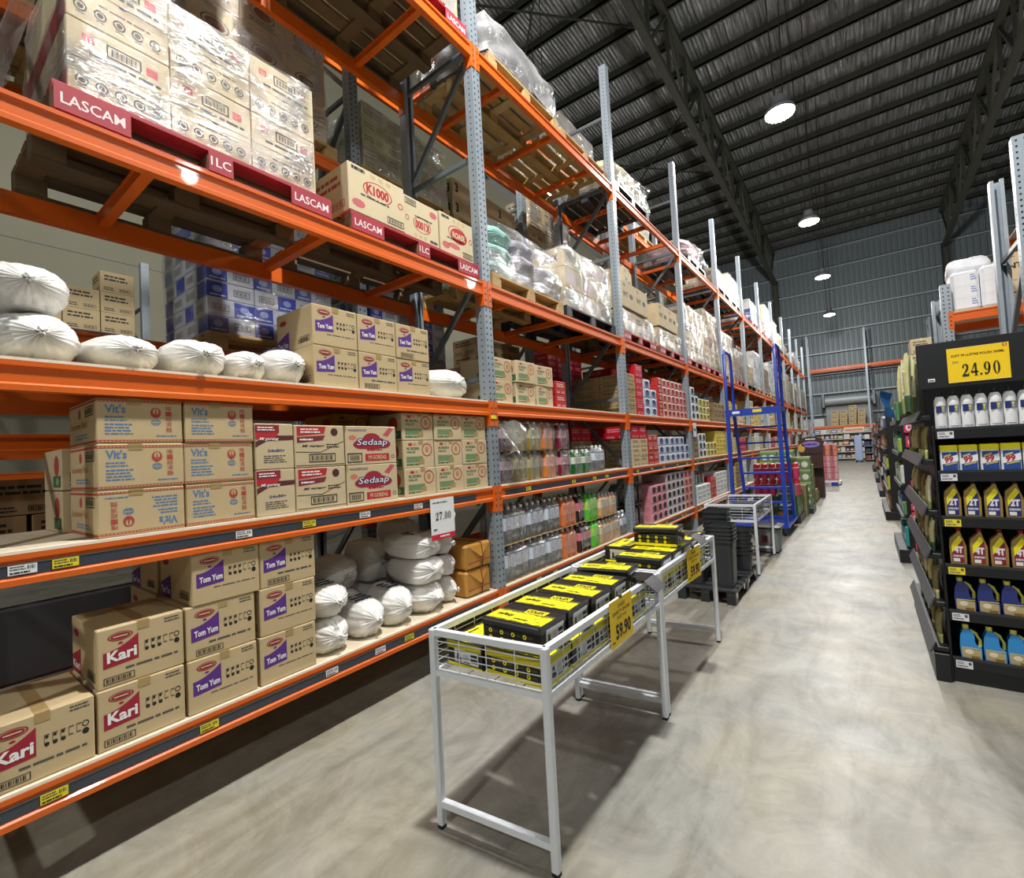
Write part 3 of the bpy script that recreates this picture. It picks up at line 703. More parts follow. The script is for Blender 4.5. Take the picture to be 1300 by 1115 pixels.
BT = {
 'water': (bottle_mesh(.045, .315, PET, WL, WHITE, (.38, .72)), .045, .315),
 'orange': (bottle_mesh(.048, .3, LIQ('#d8743c'), M('#e07a4a', .5, 0, .3, 40), WHITE), .048, .3),
 'cola': (bottle_mesh(.048, .3, LIQ('#2a1115'), M('#d57484', .5, 0, .25, 30), M('#c7a8a8', .5)), .048, .3),
 'lime': (bottle_mesh(.048, .3, LIQ('#58c42b'), M('#a5dd4c', .5, 0, .25, 30), M('#4bb030', .4)), .048, .3),
 'cream': (bottle_mesh(.044, .26, LIQ('#d9a566'), M('#e9d9bb', .5, 0, .3, 30), WHITE), .044, .26),
 'grape': (bottle_mesh(.05, .272, LIQ('#4a1230'), M('#caa9b6', .5, 0, .3, 30), WHITE), .05, .272),
 'olive': (bottle_mesh(.05, .272, LIQ('#8d7c34'), M('#bdb489', .5, 0, .3, 30), WHITE), .05, .272),
 'orange2': (bottle_mesh(.05, .272, LIQ('#d3813a'), M('#e79a86', .5, 0, .3, 30), WHITE), .05, .272),
 'rose': (bottle_mesh(.05, .272, LIQ('#7a1830'), M('#c98795', .5, 0, .3, 30), WHITE), .05, .272),
 'dgreen': (bottle_mesh(.045, .26, LIQ('#135c22'), M('#cfd9c6', .5, 0, .2, 30), WHITE), .045, .26),
 'clear': (bottle_mesh(.05, .3, PET, WL, WHITE), .05, .3),
 'dark': (bottle_mesh(.045, .3, LIQ('#1b0d0c'), LIQ('#1b0d0c'), M('#b9b7b2', .5)), .045, .3),
}
_wm = {}
def bpack(kind, nc, nd, x, y, z, label, group):
    me, r, h = BT[kind]; p = 2 * r + .003; w, d = nc * p, nd * p
    t = thing('bottle_pack', label, 'bottle pack', (x, y, z), group=group)
    for i in range(nc):
        for j in range(nd): ob('bottle', me, t, (-r - j * p, r + i * p + .001, .002))
    mk = (w, d, h, kind not in ('water', 'dark', 'clear', 'orange', 'cola', 'lime'))
    if mk not in _wm: _wm[mk] = wrap_mesh(w, d, h, milky=mk[3])
    ob('shrink_wrap', _wm[mk], t)
    return w, h
# trays of cans: tops and sides printed, under film
def hole_panel(b, y0, y1, z0, z1, ra, rb, m, x, n=24):
    """front sheet with an oval opening: between the rectangle edge and the oval"""
    cy, cz, hy, hz = (y0 + y1) / 2, (z0 + z1) / 2, (y1 - y0) / 2, (z1 - z0) / 2; inn, out = [], []
    for k in range(n):
        a = 2 * PI * k / n; c, d = math.cos(a), math.sin(a); q = 1 / max(abs(c), abs(d))
        inn.append((x + .002, cy + ra * c, cz + rb * d)); out.append((x - .004, cy + hy * c * q, cz + hz * d * q))
    b.add(inn + out, [(k, n + k, n + (k + 1) % n, (k + 1) % n) for k in range(n)], m, True)
def can_pack_mesh(w, d, h, body, accent, nc, nr=2, tray=None):
    b = MB(); r = w / nc / 2; dk = M('#2b2626', .6, 0, .1)
    for i in range(nc):
        y = r + i * 2 * r
        b.lathe([(r * .82, .002, STEEL), (r * .95, .012, accent), (r * .96, h - .014, STEEL), (r * .78, h - .003, STEEL)], (-r - .004, y, 0), 10)
    b.box(-d, .002, h * .02, -r * 1.2, w - .002, h * .95, dk)
    b.box(-d - .001, 0, h * .95, -.004, w, h * .99, body, .002); b.box(-d - .001, .0, .001, -.004, .003, h * .97, body); b.box(-d - .001, w - .003, .001, -.004, w, h * .97, body)
    hole_panel(b, .001, w - .001, .002, h * .985, w * .30, h * .36, body, -.002)
    return b.mesh('can_pack')
_cw = {}
CP = {}
def cpack(kind, w, d, h, body, accent, nc, nr=1, tray=None): CP[kind] = (can_pack_mesh(w, d, h, body, accent, nc, nr, tray), w, d, h)
def can_pack(kind, x, y, z, label, group):
    me, w, d, h = CP[kind]
    o = ob('can_pack', me, None, (x, y, z), 0, label, 'can pack', group)
    if (w, d, h) not in _cw:
        b = MB(); b.box(-d, 0, h * .05, .003, w, h * .97, FILMC, .02); _cw[(w, d, h)] = b.mesh('shrink_wrap')
    ob('shrink_wrap', _cw[(w, d, h)], o)
RW = M('#d9493f', .45, 0, .3, 30)
cpack('redwhite', .2, .4, .12, M('#e0a99c', .4, 0, .25, 40), RW, 3)
cpack('redwhite2', .2, .4, .12, M('#c9342f', .4, 0, .2, 30), M('#e6b48a', .5, 0, .3, 30), 3)
cpack('bluewhite', .25, .4, .13, M('#cdd5e2', .4, 0, .1), M('#6176a8', .5, 0, .4, 40), 3)
cpack('whiteblk', .24, .4, .15, M('#d5d8da', .4, 0, .1), M('#3a3f4a', .5, 0, .4, 40), 3)
cpack('yellowgr', .25, .4, .14, M('#d9d38c', .4, 0, .15), M('#c9a53a', .5, 0, .4, 40), 3)
cpack('pinkdark', .22, .4, .13, M('#d38a96', .4, 0, .15), M('#3c1a24', .5, 0, .3, 30), 3)
cpack('darkcan', .22, .4, .13, M('#c9bcc0', .4, 0, .2, 40), M('#1d1218', .5, 0, .3, 30), 3)
cpack('salmon', .22, .4, .13, M('#e4a090', .4, 0, .15), M('#c8584a', .5, 0, .3, 30), 3)

# ---------------------------------------------------------------- pallets and wrapped loads
def pallet_meshes(w, d, col, col2, text=None):
    fcol = col
    if text: col, col2 = WOODD, M('#5d4b36', .8, 0, .25, 6)
    t = MB(); n = 7; bw = d / n * .8
    for i in range(n): x = -d + bw / 2 + (d - bw) * i / (n - 1); t.box(x - bw / 2, 0, .113, x + bw / 2, w, .135, fcol if i == n - 1 else col if i % 2 else col2, .002)
    for y in (0, w / 2 - .05, w - .1): t.box(-d, y, .095, 0, y + .1, .113, col)
    u = MB()
    for x in (-d, -d / 2 - .05, -.1): u.box(x, 0, 0, x + .1, w, .018, fcol if x == -.1 else col2, .002)
    k = []
    for y in (0, w / 2 - .06, w - .12):
        b = MB(); b.box(-.1, 0, .018, 0, .12 if y else .12, .095, col, .003); k.append((b.mesh('block'), y))
    fr = []
    if text:
        for s, y0, y1 in ((text, .004, .25), ('1LC', w / 2 - .055, w / 2 + .055), (text, w - .25, w - .004)):
            b = MB(); b.box(0, y0, .018, .004, y1, .113, fcol); f = Face(b, (.004, y0, .018), (0, 1, 0), (0, 0, 1), y1 - y0, .095)
            f.text(s, .08, .3, .92, .78, M('#f0dfe0', .6, 0, .1), 1, .015); fr.append(b.mesh('face_board'))
    return t.mesh('top_deck'), u.mesh('bottom_boards'), k, fr
PAL = {'red': pallet_meshes(1.22, .95, REDWOOD, M('#8d2a35', .7, 0, .2), 'LASCAM'), 'wood': pallet_meshes(1.2, .95, WOOD, M('#a58653', .8, 0, .25, 6)), 'old': pallet_meshes(1.2, .95, WOODD, M('#7d684c', .8, 0, .25)), 'black': pallet_meshes(1.25, .95, BLACKP, M('#2f3236', .5, 0, .1))}
def pallet(kind, x, y, z, label, group='pallets on the orange racks'):
    td, bb, bl, fr = PAL[kind]
    t = thing('pallet', label, 'pallet', (x, y, z), group=group)
    ob('top_deck', td, t); ob('bottom_boards', bb, t)
    for me, yy in bl:
        for xx in (0, -.425, -.85): ob('block', me, t, (xx, yy, 0))
    for m2 in fr: ob('face_board', m2, t)
    return .135
def blanket_mesh(w, d, h, seed, amp=.05, fm=None, topfall=0):
    """film skin over a load: subdivided box with crumples, slumping at the top corners"""
    r = random.Random(seed); N = 14; ph = [r.uniform(0, 6) for _ in range(6)]; b = MB(); pr = [(0, 0)]
    per = 2 * (w + d); ring = []
    for k in range(64):
        s = per * k / 64
        if s < w: ring.append((0, s, 1, 0))
        elif s < w + d: ring.append((-(s - w), w, 0, 1))
        elif s < 2 * w + d: ring.append((-d, w - (s - w - d), -1, 0))
        else: ring.append((-d + (s - 2 * w - d), 0, 0, -1))
    rows = []
    for i in range(N + 1):
        t = i / N; row = []
        for k, (x, y, nx, ny) in enumerate(ring):
            o = amp * (.35 + .35 * math.sin(9 * t + 3 * math.sin(k * .5 + ph[0])) + .3 * math.sin(k * .9 + 7 * t + ph[1]))
            o *= 1 if t < .95 else .5
            row.append((x + nx * o * .5 + nx * .012, y + ny * o * .5 + ny * .012, h * t + (.6 * topfall * h * (math.sin(y / w * 2.2 + ph[2]) - .7) * t * t)))
        rows.append(row)
    cx, cy = -d / 2, w / 2; top = rows[-1]
    for q in (.7, .35, .02): rows.append([(cx + (x - cx) * q, cy + (y - cy) * q, z + .02 * math.sin(8 * x + 9 * y + ph[3]) + .01) for x, y, z in top])
    b.grid(rows, fm or FILM, True, True)
    return b.mesh('stretch_film')
def wrapped_load(ct, nc, nr, x, y, z, label, group, seed, nd=2, fm=None, amp=.03, film_on=True, drop=()):
    me, tp, w, d, h = CT[ct] if not isinstance(ct, (list, tuple)) else CT[ct[0]]
    cts = [ct] if not isinstance(ct, (list, tuple)) else ct
    t = thing('wrapped_load', label, 'pallet load', (x, y, z), group=group)
    r = random.Random(seed)
    for i in range(nc):
        for j in range(nr):
            for k in range(nd):
                if (i, j) in drop: continue
                ob('carton', CT[r.choice(cts)][0], t, (-k * (d + .004), i * (w + .003), j * (h + .002)))
    W, D, H = nc * (w + .003), nd * (d + .004), nr * (h + .002)
    if film_on: ob('stretch_film', blanket_mesh(W, D, H, seed, amp, fm), t)
    return W, D, H
# ---------------------------------------------------------------- goods on the front rack
FX = RX - .02; X2 = -3.68
BAYN = ['first', 'second', 'third', 'fourth', 'fifth', 'sixth', 'seventh', 'eighth', 'ninth', 'tenth', 'eleventh']
def Y(k): return BY0 + k * BAYP
FAR = MB()
def far_carton(kind, x, y, z):
    me = CT[kind][0]; b = len(FAR.v)
    FAR.v += [(v.co.x + x, v.co.y + y, v.co.z + z) for v in me.vertices]
    for p in me.polygons: FAR.f.append(tuple(b + i for i in p.vertices)); FAR.mi.append(FAR.slot(me.materials[p.material_index])); FAR.sm.append(False)
def rows(kind, y, z, ncol, nrow, desc, where, group, fn=carton, x=FX, gap=.004, jit=.006, hs=None, ndeep=1, drop=()):
    w, d, h = (CT if fn is carton else CP)[kind][-3:]
    for i in range(ncol):
        for j in range(nrow):
            if (i, j) in drop: continue
            for k in range(ndeep):
                lab = desc
                if ncol > 1: lab += ', %s column' % ORD[i]
                if nrow > 1: lab += ', ' + row_word(j, nrow)
                if ndeep > 1: lab += (', front' if k == 0 else ', behind')
                fn(kind, x - R.uniform(0, jit) - k * (d + .012), y + i * (w + gap), z + j * (h + .0016), lab + ', ' + where, group)
# bay 1, bottom level: noodle cartons
z = ST[0]; g = 'noodle cartons on the bottom level'
carton('kari', FX - .004, .512, z, 'brown carton with red wedge and white lettering on the plywood, under a matching carton', g)
carton('kari', FX - .012, .516, z + .2376, 'brown red-wedge carton standing open-topped on another red-wedge carton', g)
carton('kari', FX - .002, .205, z, 'brown red-wedge carton at the near end of the bottom shelf, cut by the photo edge', g)
carton('tom', FX, .822, z, 'purple-wedge carton beside the lower red-wedge carton, bottom of its stack', g)
carton('tomb', FX - .006, .822, z + .2376, 'purple-wedge carton with a barcode across its foot, middle of the stack beside red-wedge cartons', g)
carton('tom', FX - .002, .848, z + .4752, 'purple-wedge carton on top of the stack beside the red-wedge cartons', g)
carton('tom', FX - .45, .848, z + .4752, 'purple-wedge carton in shadow behind the top carton of its stack', g); carton('tom', FX - .45, .84, z, 'purple-wedge carton in shadow at the back of the bottom shelf, lower', g); carton('tom', FX - .45, .84, z + .2376, 'purple-wedge carton in shadow at the back of the bottom shelf, middle', g)
for j, q in enumerate(('bottom', 'middle', 'top')):
    carton('tomb' if j == 2 else 'tom', FX - .003 * j, 1.135 + .008 * j, z + j * .2376, 'purple-wedge carton, %s of the stack next to the white sacks' % q, g)
b = MB(); b.box(-.05, 0, 0, 0, 1.9, .42, M('#54565a', .6, 0, .15, 4), .02)
ob('tarpaulin_bale', b, None, (-3.72, .2, LV2[0] + .003), label='long grey covered bale in the dark behind the red-wedge cartons', cat='bale')
# white sacks on the bottom level
g = 'white sacks on the bottom level'
S = lambda *a, **k: sack(*a, group=g, **k)
S(.24, .36, .2, FX + .0, 1.455, z, 'round white sack low beside the purple-wedge cartons', seed=1)
S(.25, .36, .185, FX + .0, 1.45, z + .205, 'round white sack with blue print lying on the low sack beside the purple-wedge cartons', seed=2, mark=True)
S(.24, .4, .23, FX + .0, 1.72, z, 'white sack with a green mark on top, second along the bottom shelf', seed=3, mark=True)
S(.235, .42, .25, FX + .0, 1.965, z, 'boxy white sack with dark print on top, third along the bottom shelf', seed=4, mark=True)
S(.29, .44, .21, FX + .0, 2.215, z, 'white sack under two brick-shaped white sacks', seed=5)
S(.27, .44, .175, FX + .005, 2.215, z + .212, 'brick-shaped white sack in the middle of the white sack stack', seed=6, block=True, knot=False)
S(.27, .44, .17, FX - .005, 2.2, z + .39, 'brick-shaped white sack with a printed top on the white sack stack', seed=7, block=True, mark=True)
S(.14, .36, .2, FX - .05, 2.515, z, 'narrow white sack at the floor of the column beside the brown parcels', seed=8)
S(.14, .36, .15, FX - .06, 2.505, z + .205, 'flat white sack in the middle of the column beside the brown parcels', seed=9, block=True, knot=False, mark=True)
S(.15, .36, .175, FX - .06, 2.5, z + .36, 'white sack topping the column beside the brown parcels', seed=10)
S(.25, .38, .21, FX - .42, 1.5, z + .21, 'dim white sack behind the two round sacks', seed=11)
S(.29, .38, .23, FX - .42, 1.78, z + .21, 'dim white sack with a bow knot behind the green-marked sack', seed=12)
S(.28, .38, .2, FX - .42, 1.5, z, 'dim white sack at the very back low behind the round sacks', seed=13); S(.3, .38, .2, FX - .42, 1.8, z, 'dim white sack at the very back under the bow-knotted sack', seed=14)
S(.24, .36, .3, FX - .46, 2.12, z + .2, 'dim tall white sack behind the brick-shaped sacks', seed=15, block=True); S(.3, .36, .19, FX - .47, 2.12, z, 'dim white sack low behind the white sack stack', seed=16)
S(.3, .34, .22, FX - .46, 2.4, z + .39, 'dim white sack high behind the price card', seed=17); S(.28, .34, .38, FX - .46, 2.43, z, 'dim tall white sack behind the narrow white column', seed=18, block=True)
# brown paper parcels tied with string
def parcel(y, zz, w, h, lab, seed):
    r = random.Random(seed); PAPER = M('#c08a3e', .42, 0, .12, 6, bump=.1); t = ob('paper_parcel', None, None, (FX - .03, y, zz), R.uniform(-.03, .03), lab, 'parcel', 'brown paper parcels', 'thing')
    b = MB(); b.box(-.36, 0, 0, 0, w, h, PAPER, .018)
    for s in (-1, 1):   # folded flaps of the wrapped end
        c = .5 * w
        b.add([(.001, c + s * (c - .02), .014), (.001, c + s * (c - .02), h - .014), (.012, c, h * .52), (.001, c, .02)], [(0, 1, 2, 3) if s > 0 else (3, 2, 1, 0)], PAPER)
    b.add([(.001, .03, h - .014), (.02, w * .52, h * .45), (.001, w - .03, h - .014)], [(0, 1, 2)], PAPER)
    ob('wrapping_paper', b, t)
    s = MB(); st = M('#7d2b20', .7); yy = w * .58
    s.tube([(.006, yy, .002), (.02, yy, h * .45), (.006, yy, h + .001), (-.362, yy, h + .002)], .004, st, 6); s.tube([(.018, .004, h * .3), (.022, yy, h * .36), (.016, w, h * .3)], .0035, st, 6)
    ob('string', s, t)
parcel(2.69, z, .29, .2, 'brown paper parcel tied with red string on the plywood, under another', 1)
parcel(2.70, z + .206, .3, .195, 'brown paper parcel tied with red string lying on its twin', 2)

# bay 1, second level
z = ST[1]; g = 'cartons on the second level'
nm = 'cream carton with blue lettering and red Chinese characters'
for i in range(2):
    for j in range(3):
        carton('vitsi' if (i, j) == (0, 0) else 'vits', FX + R.uniform(-.01, .0), .53 + i * .308 + R.uniform(-.004, .004), z + j * .1915, nm + ', %s of the %s stack' % (('bottom', 'middle', 'top')[j], ('first', 'second')[i]) + (', upside down' if (i, j) == (0, 0) else ''), g)
for j in range(2):
    ct = 'sera'
    carton('sera', FX - .46, .5, z + j * .194, 'carton with a red disc and green band behind the blue-lettered stack, ' + ('lower', 'upper')[j], 'cartons deep on the second level')
    carton('gora', FX - .002, 1.148, z + j * .2396, 'narrow carton with maroon swoosh beside the blue-lettered stack, ' + ('lower', 'upper')[j], g)
    carton('gorb', FX - .004, 1.354, z + j * .2376, 'noodle carton with red corner band and big barcode, ' + ('lower', 'upper')[j], g)
    carton('sed', FX - .002, 1.668, z + j * .2376, 'noodle carton with crimson cloud logo and white lettering, ' + ('lower', 'upper')[j], g)
for j in range(3):
    for i in range(3):
        y = 2.118 + .294 * i
        carton('sera', FX - .01 - R.uniform(0, .01), y, z + j * .1916, 'tan carton with green lettering and round seal, %s column, %s of nine' % (ORD[i], ('bottom', 'middle', 'top')[j]), g)
carton('seray', FX - .41, 1.86, z + .403, 'yellow carton peeping over the crimson cloud cartons, nearer the blue-lettered stack', g); carton('seray', FX - .41, 2.15, z + .403, 'yellow carton peeping over the crimson cloud cartons, nearer the green-lettered stack', g)
for j in range(2): carton('brownd', FX - .42, 1.7, z + j * .2, 'plain brown carton hidden behind the crimson cloud cartons, ' + ('lower', 'upper')[j], g); carton('brownd', FX - .42, 2.13, z + j * .2 , 'plain brown carton under the yellow cartons, ' + ('lower', 'upper')[j], g)
for i, (x, y, zz, rz) in enumerate(((-3.72, .2, 0, 0), (-3.72, .52, 0, .0), (-3.72, .34, .205, 0), (-4.32, .75, 0, 0), (-3.8, .85, 0, 0))):
    carton('brownd', x - .06, y, LV2[1] + .002 + zz, 'dim brown carton in the rack behind the second level, ' + ('first', 'second', 'topmost', 'furthest back', 'last')[i], 'dim cartons in the rear rack')

# bay 1, third level: sacks and purple cartons
z = ST[2]; g = 'white sacks on the third level'
sack(.275, .42, .2, FX + .02, .235, z, 'white sack at the near end of the third level, under another', g, 21)
sack(.285, .42, .185, FX + .01, .2, z + .204, 'white sack lying on another at the near end of the third level', g, 22)
sack(.262, .42, .16, FX + .02, .53, z, 'flat white sack, second along the third level', g, 23, rz=.05)
sack(.265, .42, .185, FX + .02, .79, z, 'white sack with radiating folds, third along the third level', g, 24, rz=-.04)
sack(.185, .38, .165, FX + .0, 1.074, z, 'small white sack squeezed in, fourth along the third level', g, 25)
sack(.215, .42, .205, FX + .01, 1.268, z, 'white sack with dark print leaning on the purple-wedge cartons', g, 26, mark=True)
for i in range(3):
    for j in range(2):
        carton('tomb' if (i, j) in ((2, 1), (1, 0)) else 'tom', FX - .004 - R.uniform(0, .006), 1.488 + i * .302, z + j * .2376, 'purple-wedge carton on the third level, %s column, %s row' % (ORD[i], ('lower', 'upper')[j]), 'purple cartons on the third level')
sack(.47, .4, .24, FX - .01, 2.43, z, 'loose white bag of draped sheeting beside the rack post, third level', g, 27, knot=False, name='plastic_bag')

# bay 1, pallets
z = ST[3]
gp = 'pallets on the orange racks'
pallet('red', FX + .0, .42, z, 'red pallet with white stencilled letters under the glossy wrapped cartons', gp)
wrapped_load('ld', 3, 2, FX - .03, .47, z + .137, 'three by two wall of cream cartons in glossy stretch film on a red pallet', 'wrapped pallet loads', 3, nd=2, amp=.03)
b = MB()   # loose skirt of film hanging off the near side of the load
b.grid([[(-.05 - .9 * s, -.02 - .23 * (1 - t) * (1 - .3 * math.sin(3 * s)) + .02 * math.sin(9 * s + 5 * t), .62 * t + .01) for s in [k / 14 for k in range(15)]] for t in [k / 10 for k in range(11)]], FILMD, True)
ob('loose_film', b, None, (FX, .425, z + .003), label='loose sheet of dusty stretch film hanging beside the glossy wrapped cartons', cat='plastic film')
pallet('red', FX + .0, 1.775, z, 'red pallet with white stencilled letters carrying three red-printed cartons', gp)
zz = z + .137
carton('k1000', FX - .0, 1.765, zz, 'large cream carton with a red number, lettered upright, on a red pallet', 'red-printed cartons', tape=False)
carton('k1000i', FX - .01, 2.22, zz, 'cream carton with its red number upside down, on a red pallet', 'red-printed cartons', tape=False)
carton('roase', FX - .015, 2.575, zz, 'cream carton with a red oval badge beside the rack post, on a red pallet', 'red-printed cartons', tape=False)
z = ST[4]
pallet('red', FX, 1.775, z, 'red pallet on the top beams beside the first visible post', gp)
wrapped_load('lbl', 3, 3, FX - .05, 1.76, z + .137, 'pale wrapped load on the top beams beside the first visible post', 'wrapped pallet loads', 4, nd=2, amp=.1, fm=FILMD)
pallet('old', FX, .4, z, 'old wooden pallet seen from below on the top beams, first bay', gp)
wrapped_load('lbl', 3, 3, FX - .05, .4, z + .137, 'wrapped cartons above the old wooden pallet, first bay top', 'wrapped pallet loads', 5, nd=2)

# bay 2, bottom level: bottles
z = ST[0]; g = 'shrink-wrapped drinks, second bay bottom level'
lo = [('water', 4, 3.155), ('water', 3, 3.545), ('water', 3, 3.84), ('orange', 3, 4.135), ('cola', 3, 4.44), ('lime', 2, 4.75), ('cream', 3, 4.96), ('cream', 3, 5.245), ('clear', 2, 5.53)]
up = [('water', 4, 3.145), ('water', 3, 3.53), ('water', 3, 3.825), ('orange', 3, 4.135), ('cola', 2, 4.445), ('lime', 3, 4.66), ('cream', 3, 4.98), ('cream', 2, 5.27)]
dn = {'water': 'grey-capped water bottles', 'orange': 'orange soda bottles', 'cola': 'dark cola bottles with pink labels', 'lime': 'lime green soda bottles', 'cream': 'small cream-coloured drink bottles', 'clear': 'clear bottles'}
cnt = {}
for lst, h0, wd in ((lo, 0, 'lower'), (up, 1, 'upper')):
    tot = {}
    for k, n, y in lst: tot[k] = tot.get(k, 0) + 1
    c = {}
    for k, n, y in lst:
        c[k] = c.get(k, 0) + 1; base = 0
        if h0: base = {'lime': .302, 'cream': .302}.get(k, .317) if k != 'lime' else .303
        bpack(k, n, 3, FX - R.uniform(0, .02), y, z + base, '%s pack of %s%s, second bay bottom shelf' % (wd, dn[k], (', ' + ORD[c[k] - 1] + ' along') if tot[k] > 1 else ''), g)
z = ST[1]; g = 'shrink-wrapped drinks, second bay second level'
lo = [('grape', 2, 3.15, 'dark purple juice bottles'), ('olive', 2, 3.37, 'yellowish juice bottles, first'), ('olive', 2, 3.6, 'yellowish juice bottles, second'), ('orange2', 2, 3.88, 'orange juice bottles'), ('rose', 2, 4.17, 'dark red juice bottles'), ('dgreen', 2, 4.42, 'dark green bottles, first'), ('dgreen', 2, 4.66, 'dark green bottles, second'), ('clear', 3, 4.91, 'clear white bottles at the end')]
up = [('grape', 2, 3.15, 'purple bottles in torn film'), ('olive', 2, 3.37, 'olive juice bottles, first'), ('olive', 2, 3.6, 'olive juice bottles, second'), ('orange2', 2, 3.86, 'orange juice bottles'), ('rose', 2, 4.15, 'red juice bottles')]
for lst, j in ((lo, 0), (up, 1)):
    for k, n, y, d in lst: bpack(k, n, 3, FX - R.uniform(0, .02), y, z + j * .275, '%s pack of %s, second bay second shelf' % (('lower', 'upper')[j], d), g)
b = MB(); r = random.Random(4)
b.grid([[(-.02 + .05 * math.sin(4 * s + 6 * t), 0.22 * s, .27 * t + .02 * math.sin(7 * s)) for s in [k / 12 for k in range(13)]] for t in [k / 12 for k in range(13)]], FILMD, True)
ob('loose_film', b, None, (FX + .095, 3.17, z + .25), label='torn crumpled film hanging over the purple bottles beside the rack post', cat='plastic film')
rows('flat2', 5.2, z, 2, 3, 'flat brown carton deep behind the white bottles', 'second bay', 'cartons deep in the second bay', x=-2.93)
rows('redpk', 5.2, z + 3 * .1238 + .002, 2, 1, 'red case on the flat brown cartons', 'deep in the second bay', 'cartons deep in the second bay', x=-2.93)
# bay 2, third level
z = ST[2]; g = 'green-lettered cartons in the second bay'
xs = [(3.145, 0), (3.48, 0), (3.82, 0), (3.16, 1), (3.475, 1), (3.815, 1)]
for i, (y, j) in enumerate(xs):
    carton('sera3', FX - R.uniform(.0, .05), y, z + j * .2018, 'tan green-lettered carton, %s column, %s row, second bay third shelf' % (ORD[i % 3], ('lower', 'upper')[j]), g, rz=R.uniform(-.03, .03))
carton('darkred', FX - .03, 4.175, z, 'red and white carton beside the green-lettered cartons, second bay', g); carton('darkred', FX - .03, 4.175, z + .14, 'red and white carton on its twin beside the green-lettered cartons', g)
for i, y in enumerate((3.3, 3.7, 4.1)): carton('brownd', FX - .5, y, z, 'plain brown carton behind the green-lettered cartons, ' + ORD[i], 'plain brown cartons in the second bay'); carton('brownd', FX - .5, y, z + .202, 'plain brown carton behind the green-lettered cartons, on top of the ' + ORD[i], 'plain brown cartons in the second bay')
# bay 2, pallet level
z = ST[3]
pallet('wood', FX, 3.18, z, 'pale wooden pallet under bagged teal and grey bundles', gp)
def bundle_load(x, y, z, label):
    t = thing('wrapped_load', label, 'pallet load', (x, y, z), group='wrapped pallet loads'); r = random.Random(9)
    TE = M('#9fd2c9', .6, 0, .1); GR = M('#b9b8c4', .6, 0, .12); k = 0
    for i in range(3):
        for j in range(3 if i < 2 else 2):
            key = ('bd', i == 0, k % 3); me, _ = sack_mesh(.40, .42, .165, 40 + k, False, True)
            me.materials[0] = TE if i == 0 else GR
            ob('bundle', me, t, (-.0 - r.uniform(0, .03), .02 + i * .385, .005 + j * .155)); 
            ob('bundle', me, t, (-.44, .02 + i * .385, .005 + j * .155)); k += 1
    ob('stretch_film', blanket_mesh(1.18, .88, .47, 9, .06, FILM, .25), t)
bundle_load(FX - .02, 3.17, z + .137, 'lumpy load of teal and grey bundles under clear film on a pale pallet')
pallet('black', FX, 4.45, z, 'black plastic pallet under the teal and cream wrapped cartons', gp)
ctype('teal', .385, .4, .225, CARD3, lambda f: (f.rect(.02, .05, .98, .95, M('#d9d2be', .6)), f.rect(.5, .1, .95, .75, M('#6fb0a0', .55)), f.lines(.1, .3, .4, .6, 3, M('#55597d', .6))), lambda f: f.text('DOUX', .25, .3, .8, .65, M('#3d4a8a', .6), 1, .04), None)
ctype('teal2', .385, .4, .225, CARD3, lambda f: (f.rect(.02, .05, .98, .95, M('#cdbfa6', .6)), f.rect(.05, .2, .6, .85, M('#d8cbd2', .6)), f.oval(.7, .5, .16, .25, M('#8a83a8', .55))), None, None)
wrapped_load(['teal', 'teal2'], 3, 3, FX - .03, 4.5, z + .137, 'teal and cream cartons in bulging clear film on a black pallet', 'wrapped pallet loads', 6, nd=2, amp=.06)
# bay 2, top level
z = ST[4]
pallet('wood', FX, 3.29, z, 'wooden pallet on the top beams just past the first visible post', gp)
def lump(x, y, z, w, d, h, label, col, seed, fall=.35, tex=None):
    t = thing('wrapped_load', label, 'pallet load', (x, y, z), group='wrapped pallet loads')
    me, _ = sack_mesh(w, d, h, seed, False, True); me.materials[0] = col; ob('goods', me, t)
    ob('stretch_film', blanket_mesh(w * .98, d * .96, h * .86, seed, .09, tex or FILM, fall), t, (-.01, .01, .004))
GREYLOAD = M('#77757d', .6, 0, .25, 6)
lump(FX - .02, 3.27, z + .137, 1.22, .9, .42, 'slumping grey load in silver-grey film high on the second bay', GREYLOAD, 51, .3, FILMD)
wrapped_load('brownd', 4, 5, X2 - .02, 6.75, LV2[5] + .01, 'big dark brown boxed load standing high in the rear rack behind the second visible post', 'wrapped pallet loads', 8, nd=1, fm=FILMD)
pallet('wood', FX - .02, 4.58, z, 'empty wooden pallet lying on the top beams before the second visible post', gp)
# bay 3
k = 2
z = ST[2]; w3 = 'third bay third shelf'
rows('flat', 5.97, z, 1, 5, 'flat brown carton', w3, 'flat cartons, third bay', ndeep=2)
rows('redpk', 6.27, z, 1, 4, 'red drink case', w3, 'red cases, third bay', ndeep=2)
rows('bluewhite', 6.56, z, 2, 4, 'blue and white can pack', w3, 'blue and white packs, third bay', can_pack, drop=((1, 3),))
rows('redwhite2', 7.14, z, 1, 5, 'red can pack', w3, 'red and white can packs', can_pack); rows('redwhite', 7.345, z, 6, 5, 'red and white can pack', w3, 'red and white can packs', can_pack, drop=((5, 4),))
z = ST[1]; w3 = 'third bay second shelf'
rows('flat2', 6.02, z, 2, 3, 'brown carton', w3, 'brown cartons, third bay', ndeep=2); rows('redpk', 6.02, z + .374, 2, 1, 'bright red case on brown cartons', w3, 'red cases, third bay', ndeep=2)
rows('darkred', 6.6, z, 2, 3, 'dark red carton', w3, 'dark red cartons, third bay'); rows('bluewhite', 7.03, z, 6, 3, 'blue and white can pack', w3, 'blue and white packs, third bay', can_pack, drop=((5, 2),))
z = ST[0]; w3 = 'third bay bottom shelf'
